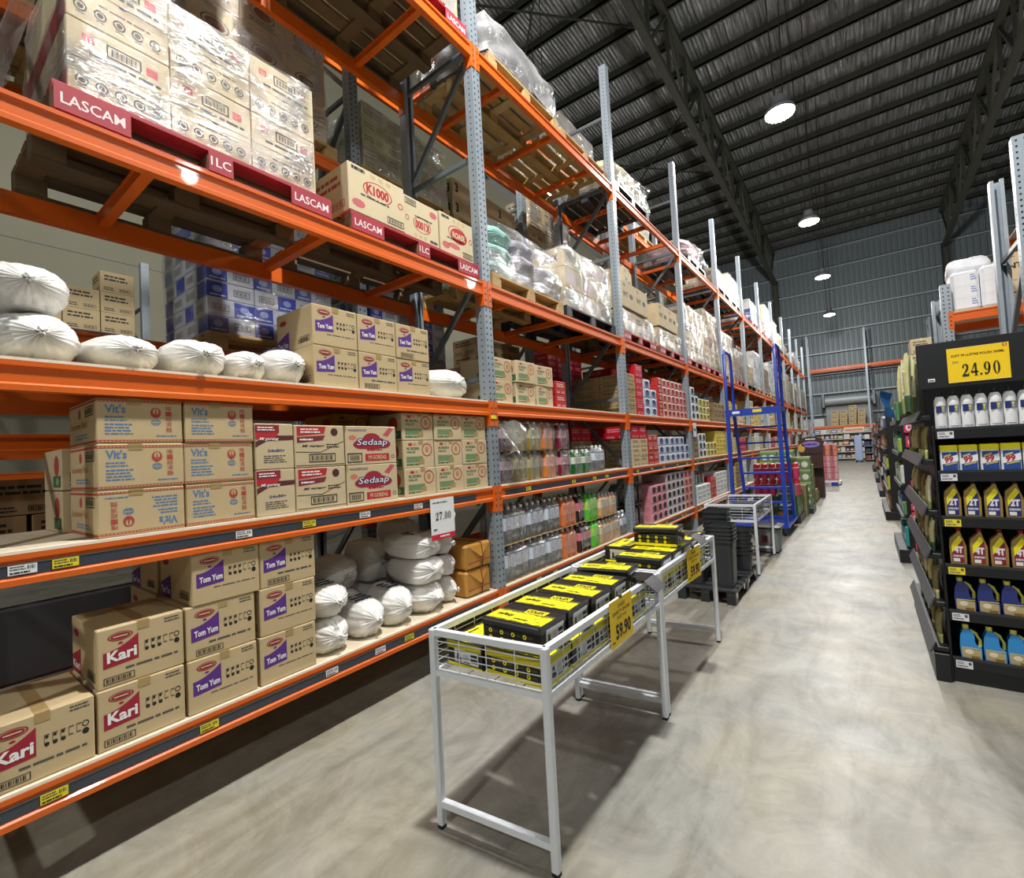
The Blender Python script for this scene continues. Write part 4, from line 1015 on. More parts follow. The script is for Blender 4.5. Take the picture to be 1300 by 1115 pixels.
for i in range(3): bpack('dark', 2, 3, FX - .12, 6.0 + i * .2, z, 'pack of black bottles, %s along, third bay bottom shelf' % ORD[i], 'black bottle packs, third bay'); bpack('dark', 2, 3, FX - .12, 6.0 + i * .2, z + .303, 'upper pack of black bottles, %s along, third bay bottom shelf' % ORD[i], 'black bottle packs, third bay')
rows('pinkdark', 6.6, z, 3, 4, 'pink and dark can pack', w3, 'pink can packs, third bay', can_pack, gap=.002); rows('darkcan', 7.27, z, 4, 5, 'dark can pack', w3, 'dark can packs, third bay', can_pack, gap=.002); rows('salmon', 8.16, z, 2, 5, 'salmon red can pack', w3, 'salmon can packs, third bay', can_pack, gap=.002)
z = ST[3]
for i, y in enumerate((5.95, 7.36)):
    pallet('red', FX, y, z, 'red pallet, %s of the third bay' % ORD[i], gp)
    wrapped_load('lbl', 3, 1, FX - .02, y, z + .137, 'single layer of film-wrapped cartons on the %s red pallet of the third bay' % ORD[i], 'wrapped pallet loads', 20 + i, nd=2)
    rows('big', y + .04, z + .137 + .336, 2, 1, 'oval-printed cream carton on the %s red pallet load' % ORD[i], 'third bay', 'large cream cartons')
carton('big', FX - .15, 6.45, z + .137 + .336 + .363, 'large cream carton topping the pile, third bay', 'large cream cartons', rz=.15)
z = ST[4]
pallet('black', FX, 5.98, z, 'black pallet on the top beams of the third bay', gp)
lump(FX - .03, 6.0, z + .137, 1.3, .9, .5, 'cream cartons slumping in bubbly film high on the third bay', CREAMLOAD, 61, .35)
# bay 4
z = ST[3]
for i, y in enumerate((8.79, 10.13)):
    pallet('red', FX, y, z, 'red pallet, %s of the fourth bay' % ORD[i], gp)
wrapped_load('tall', 4, 3, FX - .03, 8.82, z + .137, 'tall stack of cream cartons in film on the first red pallet, fourth bay', 'wrapped pallet loads', 23, nd=2)
wrapped_load('lbl', 3, 4, FX - .03, 10.14, z + .137, 'brown cartons in loose film on the second red pallet, fourth bay', 'wrapped pallet loads', 24, nd=2, amp=.07)
z = ST[2]; w4 = 'fourth bay third shelf'
rows('whiteblk', 8.86, z, 2, 4, 'black and white can pack', w4, 'can packs, fourth bay', can_pack, drop=((1, 3),)); rows('yellowgr', 9.36, z, 3, 3, 'yellow can pack', w4, 'can packs, fourth bay', can_pack); rows('brownd', 10.5, z, 3, 2, 'brown carton', w4, 'brown cartons, fourth bay')
z = ST[1]; w4 = 'fourth bay second shelf'
rows('brownd', 8.84, z, 1, 2, 'dark brown carton', w4, 'cartons, fourth bay'); rows('whiteblk', 9.2, z, 2, 3, 'black and white pack', w4, 'can packs, fourth bay', can_pack); rows('yellowgr', 9.72, z, 3, 2, 'yellow and green pack', w4, 'can packs, fourth bay', can_pack); rows('yellow', 10.5, z, 3, 3, 'yellow carton', w4, 'cartons, fourth bay')
z = ST[0]; w4 = 'fourth bay bottom shelf'
rows('white', 8.9, z, 3, 2, 'white tetra carton', w4, 'white cartons, fourth bay'); rows('darkred', 9.85, z, 2, 3, 'dark red carton', w4, 'cartons, fourth bay'); rows('white', 10.3, z, 3, 3, 'white carton', w4, 'white cartons, fourth bay')
for i in range(2):
    t = ob('steel_pot', None, None, (FX - .25, 9.0 + i * .48, z + .322), label='shiny steel stock pot on white cartons, %s, fourth bay' % ('nearer', 'farther')[i], cat='pot', group='steel pots', kind='thing')
    b = MB(); SS = M('#c9cdd0', .18, .95, .05); b.lathe([(.2, 0, SS), (.215, .02, SS), (.215, .2, SS), (.225, .205, SS)], n=20); ob('body', b, t)
    b = MB(); b.lathe([(.225, .207, SS), (.2, .23, SS), (.05, .25, SS), (.03, .27, SS), (.035, .285, SS)], n=20); ob('lid', b, t)
pallet('black', FX, 9.3, ST[4], 'black pallet under pink bales, top of the fourth bay', gp)
lump(FX - .03, 9.35, ST[4] + .137, 1.25, .9, .5, 'pink and white bales wrapped high on the fourth bay', M('#b78d96', .6, 0, .2), 63, .3)
# far bays: every shelf stocked
far = ['brownd', 'yellow', 'white', 'tall', 'flat2', 'sera', 'redpk', 'tom']
farn = {'brownd': 'brown carton', 'yellow': 'yellow carton', 'white': 'white carton', 'tall': 'tall cream carton', 'flat2': 'flat brown carton', 'sera': 'tan green-lettered carton', 'redpk': 'red case', 'tom': 'purple-wedge carton'}
fr = random.Random(11)
for k in range(4, 11):
    for j in range(3):
        y = Y(k) + .03
        opts = far[:]; fr.shuffle(opts)
        for kind in opts[:3 if k < 8 else 2]:
            w, d, h = CT[kind][-3:]; room = (.72 if j == 0 else .58 if j == 1 else .85)
            nc = max(1, int(.8 / w)); nr = max(1, int(room / h) - (fr.random() < .5))
            if k > 6: nc = max(1, nc - 1)
            if y + nc * (w + .004) > Y(k) + 2.66: break
            if k < 6: rows(kind, y, ST[j], nc, nr, farn[kind], '%s bay %s shelf' % (BAYN[k], SH[j]), 'stock of the %s bay' % BAYN[k])
            else:
                for i in range(nc):
                    for q in range(nr): far_carton(kind, FX - R.uniform(0, .01), y + i * (w + .004), ST[j] + q * (h + .0016))
            y += nc * (w + .004) + .06
    for lev in (3, 4):
        for i in range(2):
            if lev == 4 and fr.random() < .2: continue
            y = Y(k) + .06 + i * 1.33
            pk = fr.choice(('black', 'red', 'black', 'wood')); nmz = ('pallet', 'top')[lev - 3]
            pallet(pk, FX, y, ST[lev], '%s pallet, %s on the %s level of the %s bay' % ({'wood': 'wooden'}.get(pk, pk), ORD[i], nmz, BAYN[k]), gp)
            ct = fr.choice((['lbl', 'lbl'], ['white'], ['tall'], ['bluew', 'white'], ['brownd'], ['teal', 'teal2'])); w, d, h = CT[ct[0]][-3:]
            hmax = (1.35 if lev == 3 else fr.uniform(.6, 1.3))
            wrapped_load(ct, int(1.22 / w), max(1, int(hmax * fr.uniform(.6, 1) / h)), FX - .03, y, ST[lev] + .137, '%s wrapped load, %s on the %s level of the %s bay' % ({'lbl': 'brown', 'white': 'white', 'tall': 'cream', 'bluew': 'blue and white', 'brownd': 'dark brown', 'teal': 'teal'}[ct[0]], ORD[i], nmz, BAYN[k]), 'wrapped pallet loads', k * 10 + lev + i, nd=1 if k > 6 else 2, amp=.05)
ob('distant_cartons', FAR, None, label='cartons stocking the shelves of the far bays of the long front rack', cat='cartons', kind='stuff')
# ---------------------------------------------------------------- goods on the rear rack
X2 = -3.68
z = LV2[3] + .001
for i, y in enumerate((1.42, 2.83)):
    pallet('wood' if not i else 'wood', X2, y - (.0 if not i else 0), z, 'wooden pallet under the blue and white cartons, %s, rear rack' % ORD[i], gp)
    wrapped_load(['bluew', 'bluew2'], 3, 9, X2 - .03, y, z + .137, 'tall block of blue and white cartons in glossy film in the rear rack, %s' % ORD[i], 'wrapped pallet loads', 70 + i, nd=2, amp=.03, fm=FILMB)
ctype('oval', .36, .4, .33, M('#cbb898', .75, 0, .06), lambda f: (f.oval(.5, .5, .2, .13, M('#8a5a4a', .7)), f.ring(.5, .5, .28, .19, .9, INKG), f.lines(.2, .2, .8, .3, 2, INKG)), None, None)
ctype('paleg', .29, .38, .13, M('#c3c9a4', .7, 0, .08), lambda f: (f.lines(.1, .25, .5, .6, 2, M('#6f8a60', .7)), f.rect(.6, .2, .95, .75, M('#a8b388', .7))), None, None)
z = LV2[4] + .001
pallet('wood', X2, 1.32, z, 'wooden pallet under the oval-printed cartons, rear rack', gp)
wrapped_load('oval', 3, 4, X2 - .04, 1.36, z + .137, 'tall film-wrapped tower of oval-printed cartons in the rear rack', 'wrapped pallet loads', 72, nd=2, amp=.12)
pallet('wood', X2, .05, z, 'wooden pallet at the near end of the rear rack upper level', gp)
wrapped_load('oval', 3, 3, X2 - .04, .05, z + .137, 'film-wrapped oval-printed cartons at the near end of the rear rack', 'wrapped pallet loads', 73, nd=2, amp=.1)
pallet('wood', X2, 2.78, z, 'wooden pallet under pale green cartons, rear rack', gp)
wrapped_load('paleg', 4, 5, X2 - .04, 2.83, z + .137, 'pale green cartons in clear film behind the first visible post', 'wrapped pallet loads', 74, nd=2, amp=.05)
pallet('wood', X2, 4.05, z, 'wooden pallet under plain numbered cartons, rear rack', gp)
ctype('three', .42, .42, .24, CARD2, lambda f: f.text('3', .12, .3, .24, .8, INK, 1, .05), lambda f: f.text('3', .75, .3, .9, .8, INK, 1, .05), None)
rows('three', 4.1, z + .137, 3, 2, 'cream carton marked with a black numeral', 'rear rack', 'numbered cartons in the rear rack', x=X2 - .05)
z = LV2[3] + .001
rows('brownd', 4.4, z, 3, 3, 'brown carton', 'rear rack behind the green-lettered cartons', 'brown cartons in the rear rack', x=X2 - .05)
rows('redpk', 6.0, z, 4, 4, 'red case', 'rear rack behind the third bay', 'red cases in the rear rack', x=X2 - .03)
rows('flat2', 3.2, LV2[1] + .002, 4, 3, 'flat carton', 'rear rack behind the drinks', 'flat cartons in the rear rack', x=X2 - .05); rows('redpk', 5.9, LV2[1] + .002, 5, 2, 'red case', 'rear rack behind the drinks', 'red cases in the rear rack', x=X2 - .05)
for k in range(2, 7):
    y = Y(k) - .2
    pallet('wood', X2, y, LV2[4] + .001, 'wooden pallet in the rear rack behind the %s bay' % BAYN[k], gp); wrapped_load(['lbl'], 3, 3, X2 - .04, y, LV2[4] + .138, 'brown wrapped load in the rear rack behind the %s bay' % BAYN[k], 'wrapped pallet loads', 80 + k, nd=1)
    if 2 < k < 5: pallet('wood', X2, y + 1.32, LV2[5] + .001, 'wooden pallet high in the rear rack behind the %s bay' % BAYN[k], gp); wrapped_load(['brownd'], 3, 3, X2 - .04, y + 1.32, LV2[5] + .138, 'dark wrapped load high in the rear rack behind the %s bay' % BAYN[k], 'wrapped pallet loads', 90 + k, nd=1, fm=FILMD)
# rack by the pale wall
z = 3.421
pallet('black', -8.62, 1.1, z, 'black pallet on the rack by the pale wall', gp)
for i in range(3):
    for j in range(2 + (i == 2)):
        carton('lbl', -8.65, 1.12 + i * .405, z + .137 + j * .302, 'tan carton on the rack by the pale wall, %s column, %s' % (ORD[i], ('bottom', 'middle', 'top')[j]), 'tan cartons by the pale wall')
# ---------------------------------------------------------------- serif price figures
def serif(f, s, a0, b0, a1, b1, m, l=3):
    n = len(s); adv = [(.45 if c == '.' else 1) for c in s]; tot = sum(adv); x = a0
    for c, d in zip(s, adv):
        w = (a1 - a0) / tot * d; h = b1 - b0
        P = lambda pts: f.poly([(x + (.06 + .88 * p) * w, b0 + q * h) for p, q in pts], m, l)
        def O(cx, cy, ra, rb, ia, ib, n=20):
            for i in range(n):
                t, u = 2 * PI * i / n, 2 * PI * (i + 1) / n
                P([(cx + ra * math.cos(t), cy + rb * math.sin(t)), (cx + ra * math.cos(u), cy + rb * math.sin(u)), (cx + ia * math.cos(u), cy + ib * math.sin(u)), (cx + ia * math.cos(t), cy + ib * math.sin(t))])
        if c == '0': O(.5, .5, .43, .5, .17, .455)
        elif c == '.': P([(.5 + .32 * math.cos(2 * PI * i / 10), .09 + .09 * math.sin(2 * PI * i / 10)) for i in range(10)])
        elif c == '9': O(.46, .67, .41, .33, .16, .285); P([(.87, .68), (.62, .62), (.58, .3), (.42, .12), (.2, .06), (.2, .0), (.5, .03), (.76, .22), (.87, .5)]); P([(.1, .1), (.2, .0), (.32, .05), (.34, .14), (.22, .2)])
        elif c == '4': P([(.55, 1), (.8, 1), (.8, 0), (.55, 0)]); P([(.55, 1), (.55, .8), (.14, .36), (.03, .36), (.03, .28)]); P([(.03, .24), (.97, .24), (.97, .36), (.03, .36)]); P([(.42, 0), (.93, 0), (.93, .04), (.42, .04)])
        elif c == '2': P([(.08, .70), (.3, .66), (.34, .78), (.3, .84), (.14, .82)]); P([(.1, .8), (.25, .95), (.5, 1), (.5, .93), (.3, .88), (.2, .76)]); P([(.5, 1), (.75, .95), (.9, .8), (.88, .62), (.62, .62), (.63, .8), (.5, .93)]); P([(.88, .62), (.72, .42), (.35, .2), (.05, 0), (.05, .07), (.4, .38), (.62, .62)]); P([(.05, 0), (.9, 0), (.95, .28), (.9, .28), (.8, .17), (.3, .17)])
        elif c == '7': P([(.08, 1), (.95, 1), (.95, .84), (.18, .84), (.12, .7), (.06, .7)]); P([(.95, .84), (.6, .4), (.52, 0), (.26, 0), (.4, .42), (.8, .84)])
        elif c == '5': P([(.2, 1), (.85, 1), (.8, .84), (.25, .84)]); P([(.2, 1), (.28, 1), (.25, .5), (.14, .5)]); O(.46, .33, .42, .33, .18, .28)
        x += w
# hanging price card under the second level
b = MB(); b.box(-.001, 0, 0, .0, .235, .29, M('#eef0f3', .5, 0, .02)); f = Face(b, (0, 0, 0), (0, 1, 0), (0, 0, 1), .235, .29)
f.rect(0, 0, 1, .13, M('#cf2436', .5, 0, .04)); f.lines(.36, .05, .76, .09, 1, WHITE, 2, 0); f.lines(.1, .88, .7, .91, 1, INKG, jag=0); serif(f, '27.00', .18, .47, .86, .66, INK); f.lines(.1, .22, .24, .27, 1, INKG, jag=0)
f.poly([(1, .62), (1.06, .55), (1, .44)], M('#eef0f3', .5, 0, .02), 0)
ob('price_card', b, None, (RX + .012, 2.295, .925), label='white price card with a red foot reading 27.00 hanging off the second level beam', cat='price card')
b = MB(); b.box(0, 0, 0, .001, .07, .03, YELTAG); ob('shelf_tag', b, None, (RX + .009, 3.02, 1.80), label='small yellow tag stuck on the first visible rack post', cat='tag')
b = MB(); b.box(-.001, 0, 0, 0, .2, .25, M('#e4e6e8', .5, 0, .03)); f = Face(b, (0, 0, 0), (0, 1, 0), (0, 0, 1), .2, .25); f.lines(.2, .4, .8, .6, 1, INKG)
ob('price_card', b, None, (RX + .012, 8.75, 1.64), label='white price card hanging below the third level of the fourth bay', cat='price card')

# ---------------------------------------------------------------- wire display tables
def wire_table(name, label, xl, xr, yl0, yl1, yr0, yr1, top=.80, bot=.625, leg=.03, wires=5):
    """corners: left side x=xl from yl0 to yl1, right side x=xr from yr0 to yr1"""
    t = thing(name, label, 'table', (xl, yl0, 0), group='white wire display tables')
    Pn = lambda x, y, z: (x - xl, y - yl0, z)
    c = [(xl, yl0), (xr, yr0), (xr, yr1), (xl, yl1)]
    for x, y in c:
        b = MB(); b.box(-leg / 2, -leg / 2, .012, leg / 2, leg / 2, top, WHITEFRAME, .004); b.box(-leg / 2 + .002, -leg / 2 + .002, 0, leg / 2 - .002, leg / 2 - .002, .012, INK)
        ob('leg', b, t, Pn(x, y, 0))
    b = MB()
    for z, s in ((top - .012, .025), (bot, .022)):
        for i in range(4): b.bar(Pn(*c[i], z), Pn(*c[(i + 1) % 4], z), s, s, WHITEFRAME)
    ob('rail_frame', b, t)
    for a, d in ((0, 1), (3, 2)):
        b = MB(); b.bar(Pn(*c[a], .10), Pn(*c[d], .10), .025, .025, WHITEFRAME); ob('stretcher', b, t)
    b = MB(); W = MB
    for i in range(4):
        p, q = Vector((*c[i], 0)), Vector((*c[(i + 1) % 4], 0)); L = (q - p).length; n = max(3, round(L / .135))
        for k in range(1, wires): zz = bot + (top - bot - .03) * k / wires + .01; b.tube([Pn(p.x, p.y, zz), Pn(q.x, q.y, zz)], .0022, WHITEFRAME, 5, False)
        for k in range(1, n): r = p.lerp(q, k / n); b.tube([Pn(r.x, r.y, bot), Pn(r.x, r.y, top - .02)], .0022, WHITEFRAME, 5, False)
    n = 9
    for k in range(1, n):
        u = k / n; b.tube([Pn(xl, yl0 + (yl1 - yl0) * u, bot - .004), Pn(xr, yr0 + (yr1 - yr0) * u, bot - .004)], .0025, WHITEFRAME, 5, False)
    for k in range(1, 4):
        u = k / 4; x = xl + (xr - xl) * u; b.tube([Pn(x, yl0 + (yr0 - yl0) * u, bot - .006), Pn(x, yl1 + (yr1 - yl1) * u, bot - .006)], .0025, WHITEFRAME, 5, False)
    ob('wire_basket', b, t)
    return t
wire_table('wire_table', 'first white wire table full of shoe boxes, with the bare floor before it', -1.472, -.967, 1.365, 2.515, 1.43, 2.58)
wire_table('wire_table', 'white wire table of shoe boxes behind the first, next to the black planters', -1.478, -.972, 2.56, 3.71, 2.625, 3.785)
wire_table('wire_table', 'short white wire table of black trays behind the black planters', -1.545, -1.03, 5.83, 6.95, 5.87, 7.0, top=.79, bot=.6)

# ---------------------------------------------------------------- shoe boxes
SBK = M('#141416', .38, 0, .15, 20); OLV = M('#6b6a2c', .4, 0, .2, 30); SL = M('#d6d8dc', .5, 0, .05)
SW, SD, SHH = .185, .28, .1   # along y, along x, height
def shoe_meshes():
    b = MB(); b.box(-SD, 0, 0, 0, SW, SHH - .028, SBK, .002)
    f = Face(b, (0, 0, 0), (0, 1, 0), (0, 0, 1), SW, SHH)
    f.rect(0, .0, 1, .12, YEL); f.rect(.2, .17, .9, .72, SL)
    f.poly([(.25, .22), (.4, .2), (.42, .32), (.36, .42), (.36, .62), (.28, .62), (.27, .4)], M('#3b3d40', .5), 2); f.lines(.46, .3, .64, .6, 4, M('#9a9da2', .6), 2); f.rect(.68, .5, .87, .64, INK, 2); f.rect(.68, .27, .87, .42, INK, 2); f.lines(.47, .2, .66, .25, 1, INKG, 2)
    g = Face(b, (-SD, 0, 0), (1, 0, 0), (0, 0, 1), SD, SHH)
    g.rect(0, 0, 1, .17, YEL)
    for i in range(4):
        for j in range(2):
            g.oval(.14 + i * .2, .56 - .27 * j, .034, .09, YEL, 1, 12); g.oval(.14 + i * .2, .56 - .27 * j, .014, .04, SBK, 2, 6); g.lines(.19 + i * .2, .53 - .27 * j, .28 + i * .2, .59 - .27 * j, 2, OLV)
    lid = MB(); lid.box(-SD - .003, -.003, 0, .003, SW + .003, .03, SBK, .003)
    t = Face(lid, (-SD, 0, .03), (1, 0, 0), (0, 1, 0), SD, SW)
    r = random.Random(3); n = 22
    def jag(y, a, s=1): return [(i / n * .96 + .02, y + a * r.uniform(-1, 1)) for i in range(n + 1)][::s]
    def band(y0, y1, a, m, l):
        u, v = jag(y0, a), jag(y1, a)
        for i in range(n): t.poly([u[i], u[i + 1], v[i + 1], v[i]], m, l)
    band(.07, .66, .02, M('#7d7a2a', .4, 0, .2, 30), 1); band(.10, .57, .03, YEL, 2); band(.67, .72, .02, M('#3a391f', .4), 1)
    t.rect(.44, .62, .8, .86, YEL, 3); t.text('COLEX', .47, .66, .77, .82, SBK, 4, .05, shear=.2)
    t.text('safety', .1, .26, .4, .46, SBK, 4, .02, shear=.2); t.lines(.46, .2, .7, .25, 1, SBK, 4, 0)
    for i in range(14): x = r.uniform(.04, .9); y = r.uniform(.14, .5); t.rect(x, y, x + r.uniform(.01, .06), y + r.uniform(.01, .03), SBK, 3)
    e = Face(lid, (.003, 0, 0), (0, 1, 0), (0, 0, 1), SW, .03); e.rect(.2, .0, .9, .4, SL)
    s = Face(lid, (-SD, -.003, 0), (1, 0, 0), (0, 0, 1), SD, .03); s.rect(.02, .75, .98, .98, M('#6a6a6a', .5))
    ly = MB(); ly.v, ly.f, ly.mi, ly.ms, ly.sm = list(lid.v), list(lid.f), list(lid.mi), list(lid.ms), list(lid.sm)
    for f in (Face(ly, (.003, 0, 0), (0, 1, 0), (0, 0, 1), SW, .03), Face(ly, (-SD, -.003, 0), (1, 0, 0), (0, 0, 1), SD, .03)): f.rect(0, 0, 1, .98, M('#c9bf1e', .45, 0, .08), 2)
    return b.mesh('shoe_box'), lid.mesh('lid'), ly.mesh('lid')
SB = shoe_meshes()
def shoe_box(x, y, z, label, rz=0, lid=True, openlid=0, low=False):
    o = ob('shoe_box', SB[0], None, (x, y, z), rz, label, 'shoe box', 'black and yellow shoe boxes')
    if lid: ob('lid', SB[2 if low else 1], o, (0, 0, SHH - .028), rot=(0, openlid, 0))
    return o
def skew(x): return (x + 1.472) / .505 * .065
zb = .636
for T, (y0, nm) in enumerate(((1.40, 'first'), (2.595, 'second'))):
    k = 0
    for i in range(5):
        yy = y0 + .2 * i
        shoe_box(-.984 - .0055 * T, yy + skew(-1.1), zb, 'bottom-layer shoe box with its end label to the aisle, %s along the %s wire table' % (ORD[i], nm), rz=.0, low=True)
    for i in range(3):   # turned boxes along the rack side: end label towards the start of the aisle
        # rotated -90 deg: local x -> -y, local y -> +x
        shoe_box(-1.459, y0 + .034 + .3 * i, zb, 'turned shoe box on the rack side, %s along the %s wire table' % (ORD[i], nm), rz=-PI / 2 + .0, low=True)
zt = zb + SHH + .006
tops = [(1.425, 0, 'nearest the table corner'), (1.635, .03, 'second along the first wire table'), (1.84, -.02, 'third along the first wire table'), (2.045, .02, 'just before the opened box')]
for i, (yy, rz, nm) in enumerate(tops): shoe_box(-1.012, yy + skew(-1.1), zt, 'top-layer yellow-lidded shoe box, ' + nm, rz)
for i, (yy, rz, nm) in enumerate(((2.66, 0, 'fifth of the top layer, right after the table joint'), (2.865, .0, 'sixth of the top layer, under the raised box'), (3.06, 0, 'seventh of the top layer, under the raised box'))): shoe_box(-.986, yy + skew(-1.1), zt, 'top-layer yellow-lidded shoe box, ' + nm, rz)
shoe_box(-1.456, 2.95, zt, 'turned top-layer shoe box beside the rack, on the second wire table', -PI / 2)
def open_box(x, y, z, rz, label, ry=0):
    o = shoe_box(x, y, z, label, rz, lid=False)
    if ry: o.rotation_euler = (0, ry, rz)
    ob('lid', SB[1], o, (0.0, .01, SHH - .012), rot=(0, -.02, .05))
    b = MB(); h = SHH - .03
    b.box(.003, .01, h + .004, .085, SW - .01, h + .007, SBK); b.bar((.08, SW / 2, h + .005), (.15, SW / 2, h - .05), SW - .03, .003, SBK); b.bar((.003, .004, h + .02), (.06, -.03, h + .012), .003, .03, SBK)
    ob('end_flap', b, o)
open_box(-1.03, 2.27 + skew(-1.1), zt, .04, 'shoe box with black end flap folded out over the rail, first wire table')
open_box(-1.0, 3.0 + skew(-1.1), zt + SHH + .008, .03, 'shoe box with a folded-out black flap lying on top of two others, second wire table')
for i in range(2): shoe_box(-1.0, 3.325 + .2 * i, zt, 'top-layer shoe box beyond the raised box, ' + ('nearer' if i == 0 else 'at the far rail'))
def yellow_sign(x, y, z, label, rz=0):
    b = MB(); N = 8; W, H = .245, .205
    t = thing('price_sign', label, 'price sign', (x, y, z), rz)
    b.box(0, 0, 0, .0012, W, H, SIGNY); f = Face(b, (.0012, 0, 0), (0, 1, 0), (0, 0, 1), W, H)
    f.text('COLEX', .34, .80, .68, .88, INK, 1, .02); f.text('SAFETY SHOES', .12, .67, .90, .75, INK, 1, .02); f.text('(SIZE 4-8)', .3, .54, .72, .62, INK, 1, .01)
    f.text('59.90', .22, .12, .9, .46, INK, 1, .04); f.text('RM', .06, .08, .17, .14, INK, 1, .01)
    ob('card', b, t)
    b = MB(); b.box(-.006, W * .46, H - .005, .004, W * .54, H + .012, INKG); ob('clip', b, t)
yellow_sign(-.95, 1.93, .608, 'yellow price sign reading 59.90 clipped to the first wire table', .0)
yellow_sign(-.955, 3.09, .615, 'yellow price sign reading 59.90 clipped to the second wire table', -.05)

# ---------------------------------------------------------------- planters on the black pallet
b = MB()
t = thing('pallet', 'black slatted plastic pallet on the floor carrying black planters', 'pallet', (-1.56, 4.69, 0))
tb = MB(); n = 8
for i in range(n): y = i * (1.1 - .1) / (n - 1); tb.box(0, y, .115, .53, y + .1, .14, BLACKP, .003)
for x in (0, .22, .45): tb.box(x, 0, .095, x + .08, 1.1, .115, BLACKP)
ob('top_deck', tb, t)
for x in (0, .22, .45):
    for y in (0, .5, .98): b = MB(); b.box(x, y, 0, x + .08, y + .12, .095, BLACKP, .004); ob('block', b, t)
b = MB()
for y in (.03, .37, .6, .92): b.box(.53, y, .06, .532, y + .06, .1, M('#e4e4e2', .5, 0, .05))
ob('sticker', b, t)
def planter_mesh(s, h, taper=.82, rim=.025, n=4, wall=.001):
    b = MB(); sq = 12 if n == 4 else 2; pts = 24
    a = s / 2
    b.lathe([(a * taper, 0, BLACKP), (a * .92, h - rim, BLACKP), (a, h - rim, BLACKP), (a, h, BLACKP), (a - wall, h, BLACKP), (a * .995, h - rim + .001, BLACKP), (a * .917, h - rim, BLACKP), (a * (taper + (.92 - taper) * .03 / (h - rim) - .003), .03, BLACKP), (.01, .03, BLACKP)], n=pts if n != 4 else 32, sq=sq)
    return b.mesh('planter')
P1, P2, P3 = planter_mesh(.23, .44), planter_mesh(.24, .42, .85), planter_mesh(.22, .2, .75, n=16)
def planters(me, x, y, z0, k, dz, label, group):
    for i in range(k): ob('planter', me, None, (x, y, z0 + i * dz + .002), label=label + ', %s of the nested stack' % ('bottom' if i == 0 else 'top' if i == k - 1 else ORD[i]), cat='planter', group=group)
planters(P1, -1.155, 4.86, .14, 5, .036, 'square black planter at the aisle corner of the black pallet', 'nested black planters at the pallet corner')
planters(P2, -1.43, 4.86, .14, 2, .036, 'square black planter at the rack corner of the black pallet', 'nested black planters by the rack')
planters(P2, -1.28, 5.22, .14, 6, .05, 'tall black planter in the middle of the black pallet', 'nested black planters mid pallet')
planters(P3, -1.12, 5.52, .14, 4, .08, 'round black pot near the far edge of the black pallet', 'nested round black pots')
planters(P3, -1.4, 5.5, .14, 3, .08, 'round black pot behind the tall planters', 'nested round black pots by the rack')
for i in range(3):
    b = MB(); b.box(0, 0, 0, .36, .28, .035, BLACKP, .012); b.box(.03, .03, .03, .33, .25, .05, M('#2d3033', .35, 0, .1), .01)
    ob('seed_tray', b, None, (-1.51 + .03 * i, 5.95 + .3 * i, .613 + .0), label='black tray in the short wire table, %s along' % ORD[i], cat='tray', group='black trays')
    ob('seed_tray', b, None, (-1.49 + .02 * i, 5.965 + .3 * i, .668), label='black tray lying on another in the short wire table, %s along' % ORD[i], cat='tray', group='black trays')

# ---------------------------------------------------------------- rubbish bin
t = thing('rubbish_bin', 'grey plastic bin with dark lid beside the short wire table', 'bin', (-1.13, 7.25, 0))
GB = M('#7f888c', .5, 0, .08)
b = MB(); b.lathe([(.14, .02, GB), (.165, .30, GB), (.175, .30, GB), (.175, .325, GB)], n=28, sx=1.0, sy=1.15, sq=8); ob('body', b, t)
b = MB(); b.lathe([(.18, .326, BLACKM), (.18, .345, BLACKM), (.14, .365, BLACKM), (.02, .37, BLACKM)], n=28, sx=1.0, sy=1.15, sq=8); b.tube([(-.16, -.215, .34), (.16, -.215, .34)], .014, BLACKM, 8); ob('lid', b, t)
b = MB(); b.box(-.05, -.187, .14, .03, -.183, .24, M('#9a2a2c', .5, 0, .1)); b.box(-.02, -.189, .15, .02, -.185, .23, INK); ob('sticker', b, t)
for x in (-.12, .12):
    for y in (-.13, .13): b = MB(); b.lathe([(.02, 0, INK), (.02, .02, INK)], n=8); ob('foot', b, t, (x, y, 0))

# ---------------------------------------------------------------- blue ladder trolley
BL = M('#1d3fae', .38, 0, .06, 8, coat=.3)
t = thing('warehouse_ladder', 'blue rolling ladder trolley with platform and handrails beside the rack', 'ladder', (-1.4, 8.4, 0))
xl, xr, y0, y1, y2 = -.38, .36, 0, .5, 1.05
def lp(name, pts, r=.024): b = MB(); b.tube(pts, r, BL, 8); return ob(name, b, t)
for x in (xl, xr):
    b = MB(); b.bar((x, y0, .16), (x, y0, 2.0), .055, .05, BL); ob('post', b, t)
    b = MB(); b.bar((x, y1, 2.0), (x, y2, .16), .05, .045, BL, (0, 1, 0)); ob('stringer', b, t)
    lp('handrail', [(x, y0, 2.0), (x, y0, 2.96), (x, y0 + .05, 3.02), (x, y1 - .1, 3.02), (x, y1, 2.92), (x, y1, 2.0)])
    lp('mid_rail', [(x, y0, 2.5), (x, y1, 2.5)], .016)
b = MB(); b.box(xl - .03, y0 - .03, 1.96, xr + .03, y1 + .03, 2.02, BL, .004); b.box(xl - .03, y0 - .032, 1.92, xr + .03, y0 - .028, 2.03, BL); ob('platform', b, t)
b = MB(); b.box(.0, y0 - .036, 1.96, .13, y0 - .0325, 2.01, YELTAG); b.box(-.3, y0 - .036, 1.96, -.19, y0 - .0325, 2.0, WHITE); ob('sticker', b, t)
for i in range(6):
    u = (i + 1) / 7; y = y1 + (y2 - y1) * u; z = 2.0 - 1.84 * u
    b = MB(); b.box(xl + .02, y - .09, z - .02, xr - .02, y + .07, z + .01, BL, .003); ob('step', b, t)
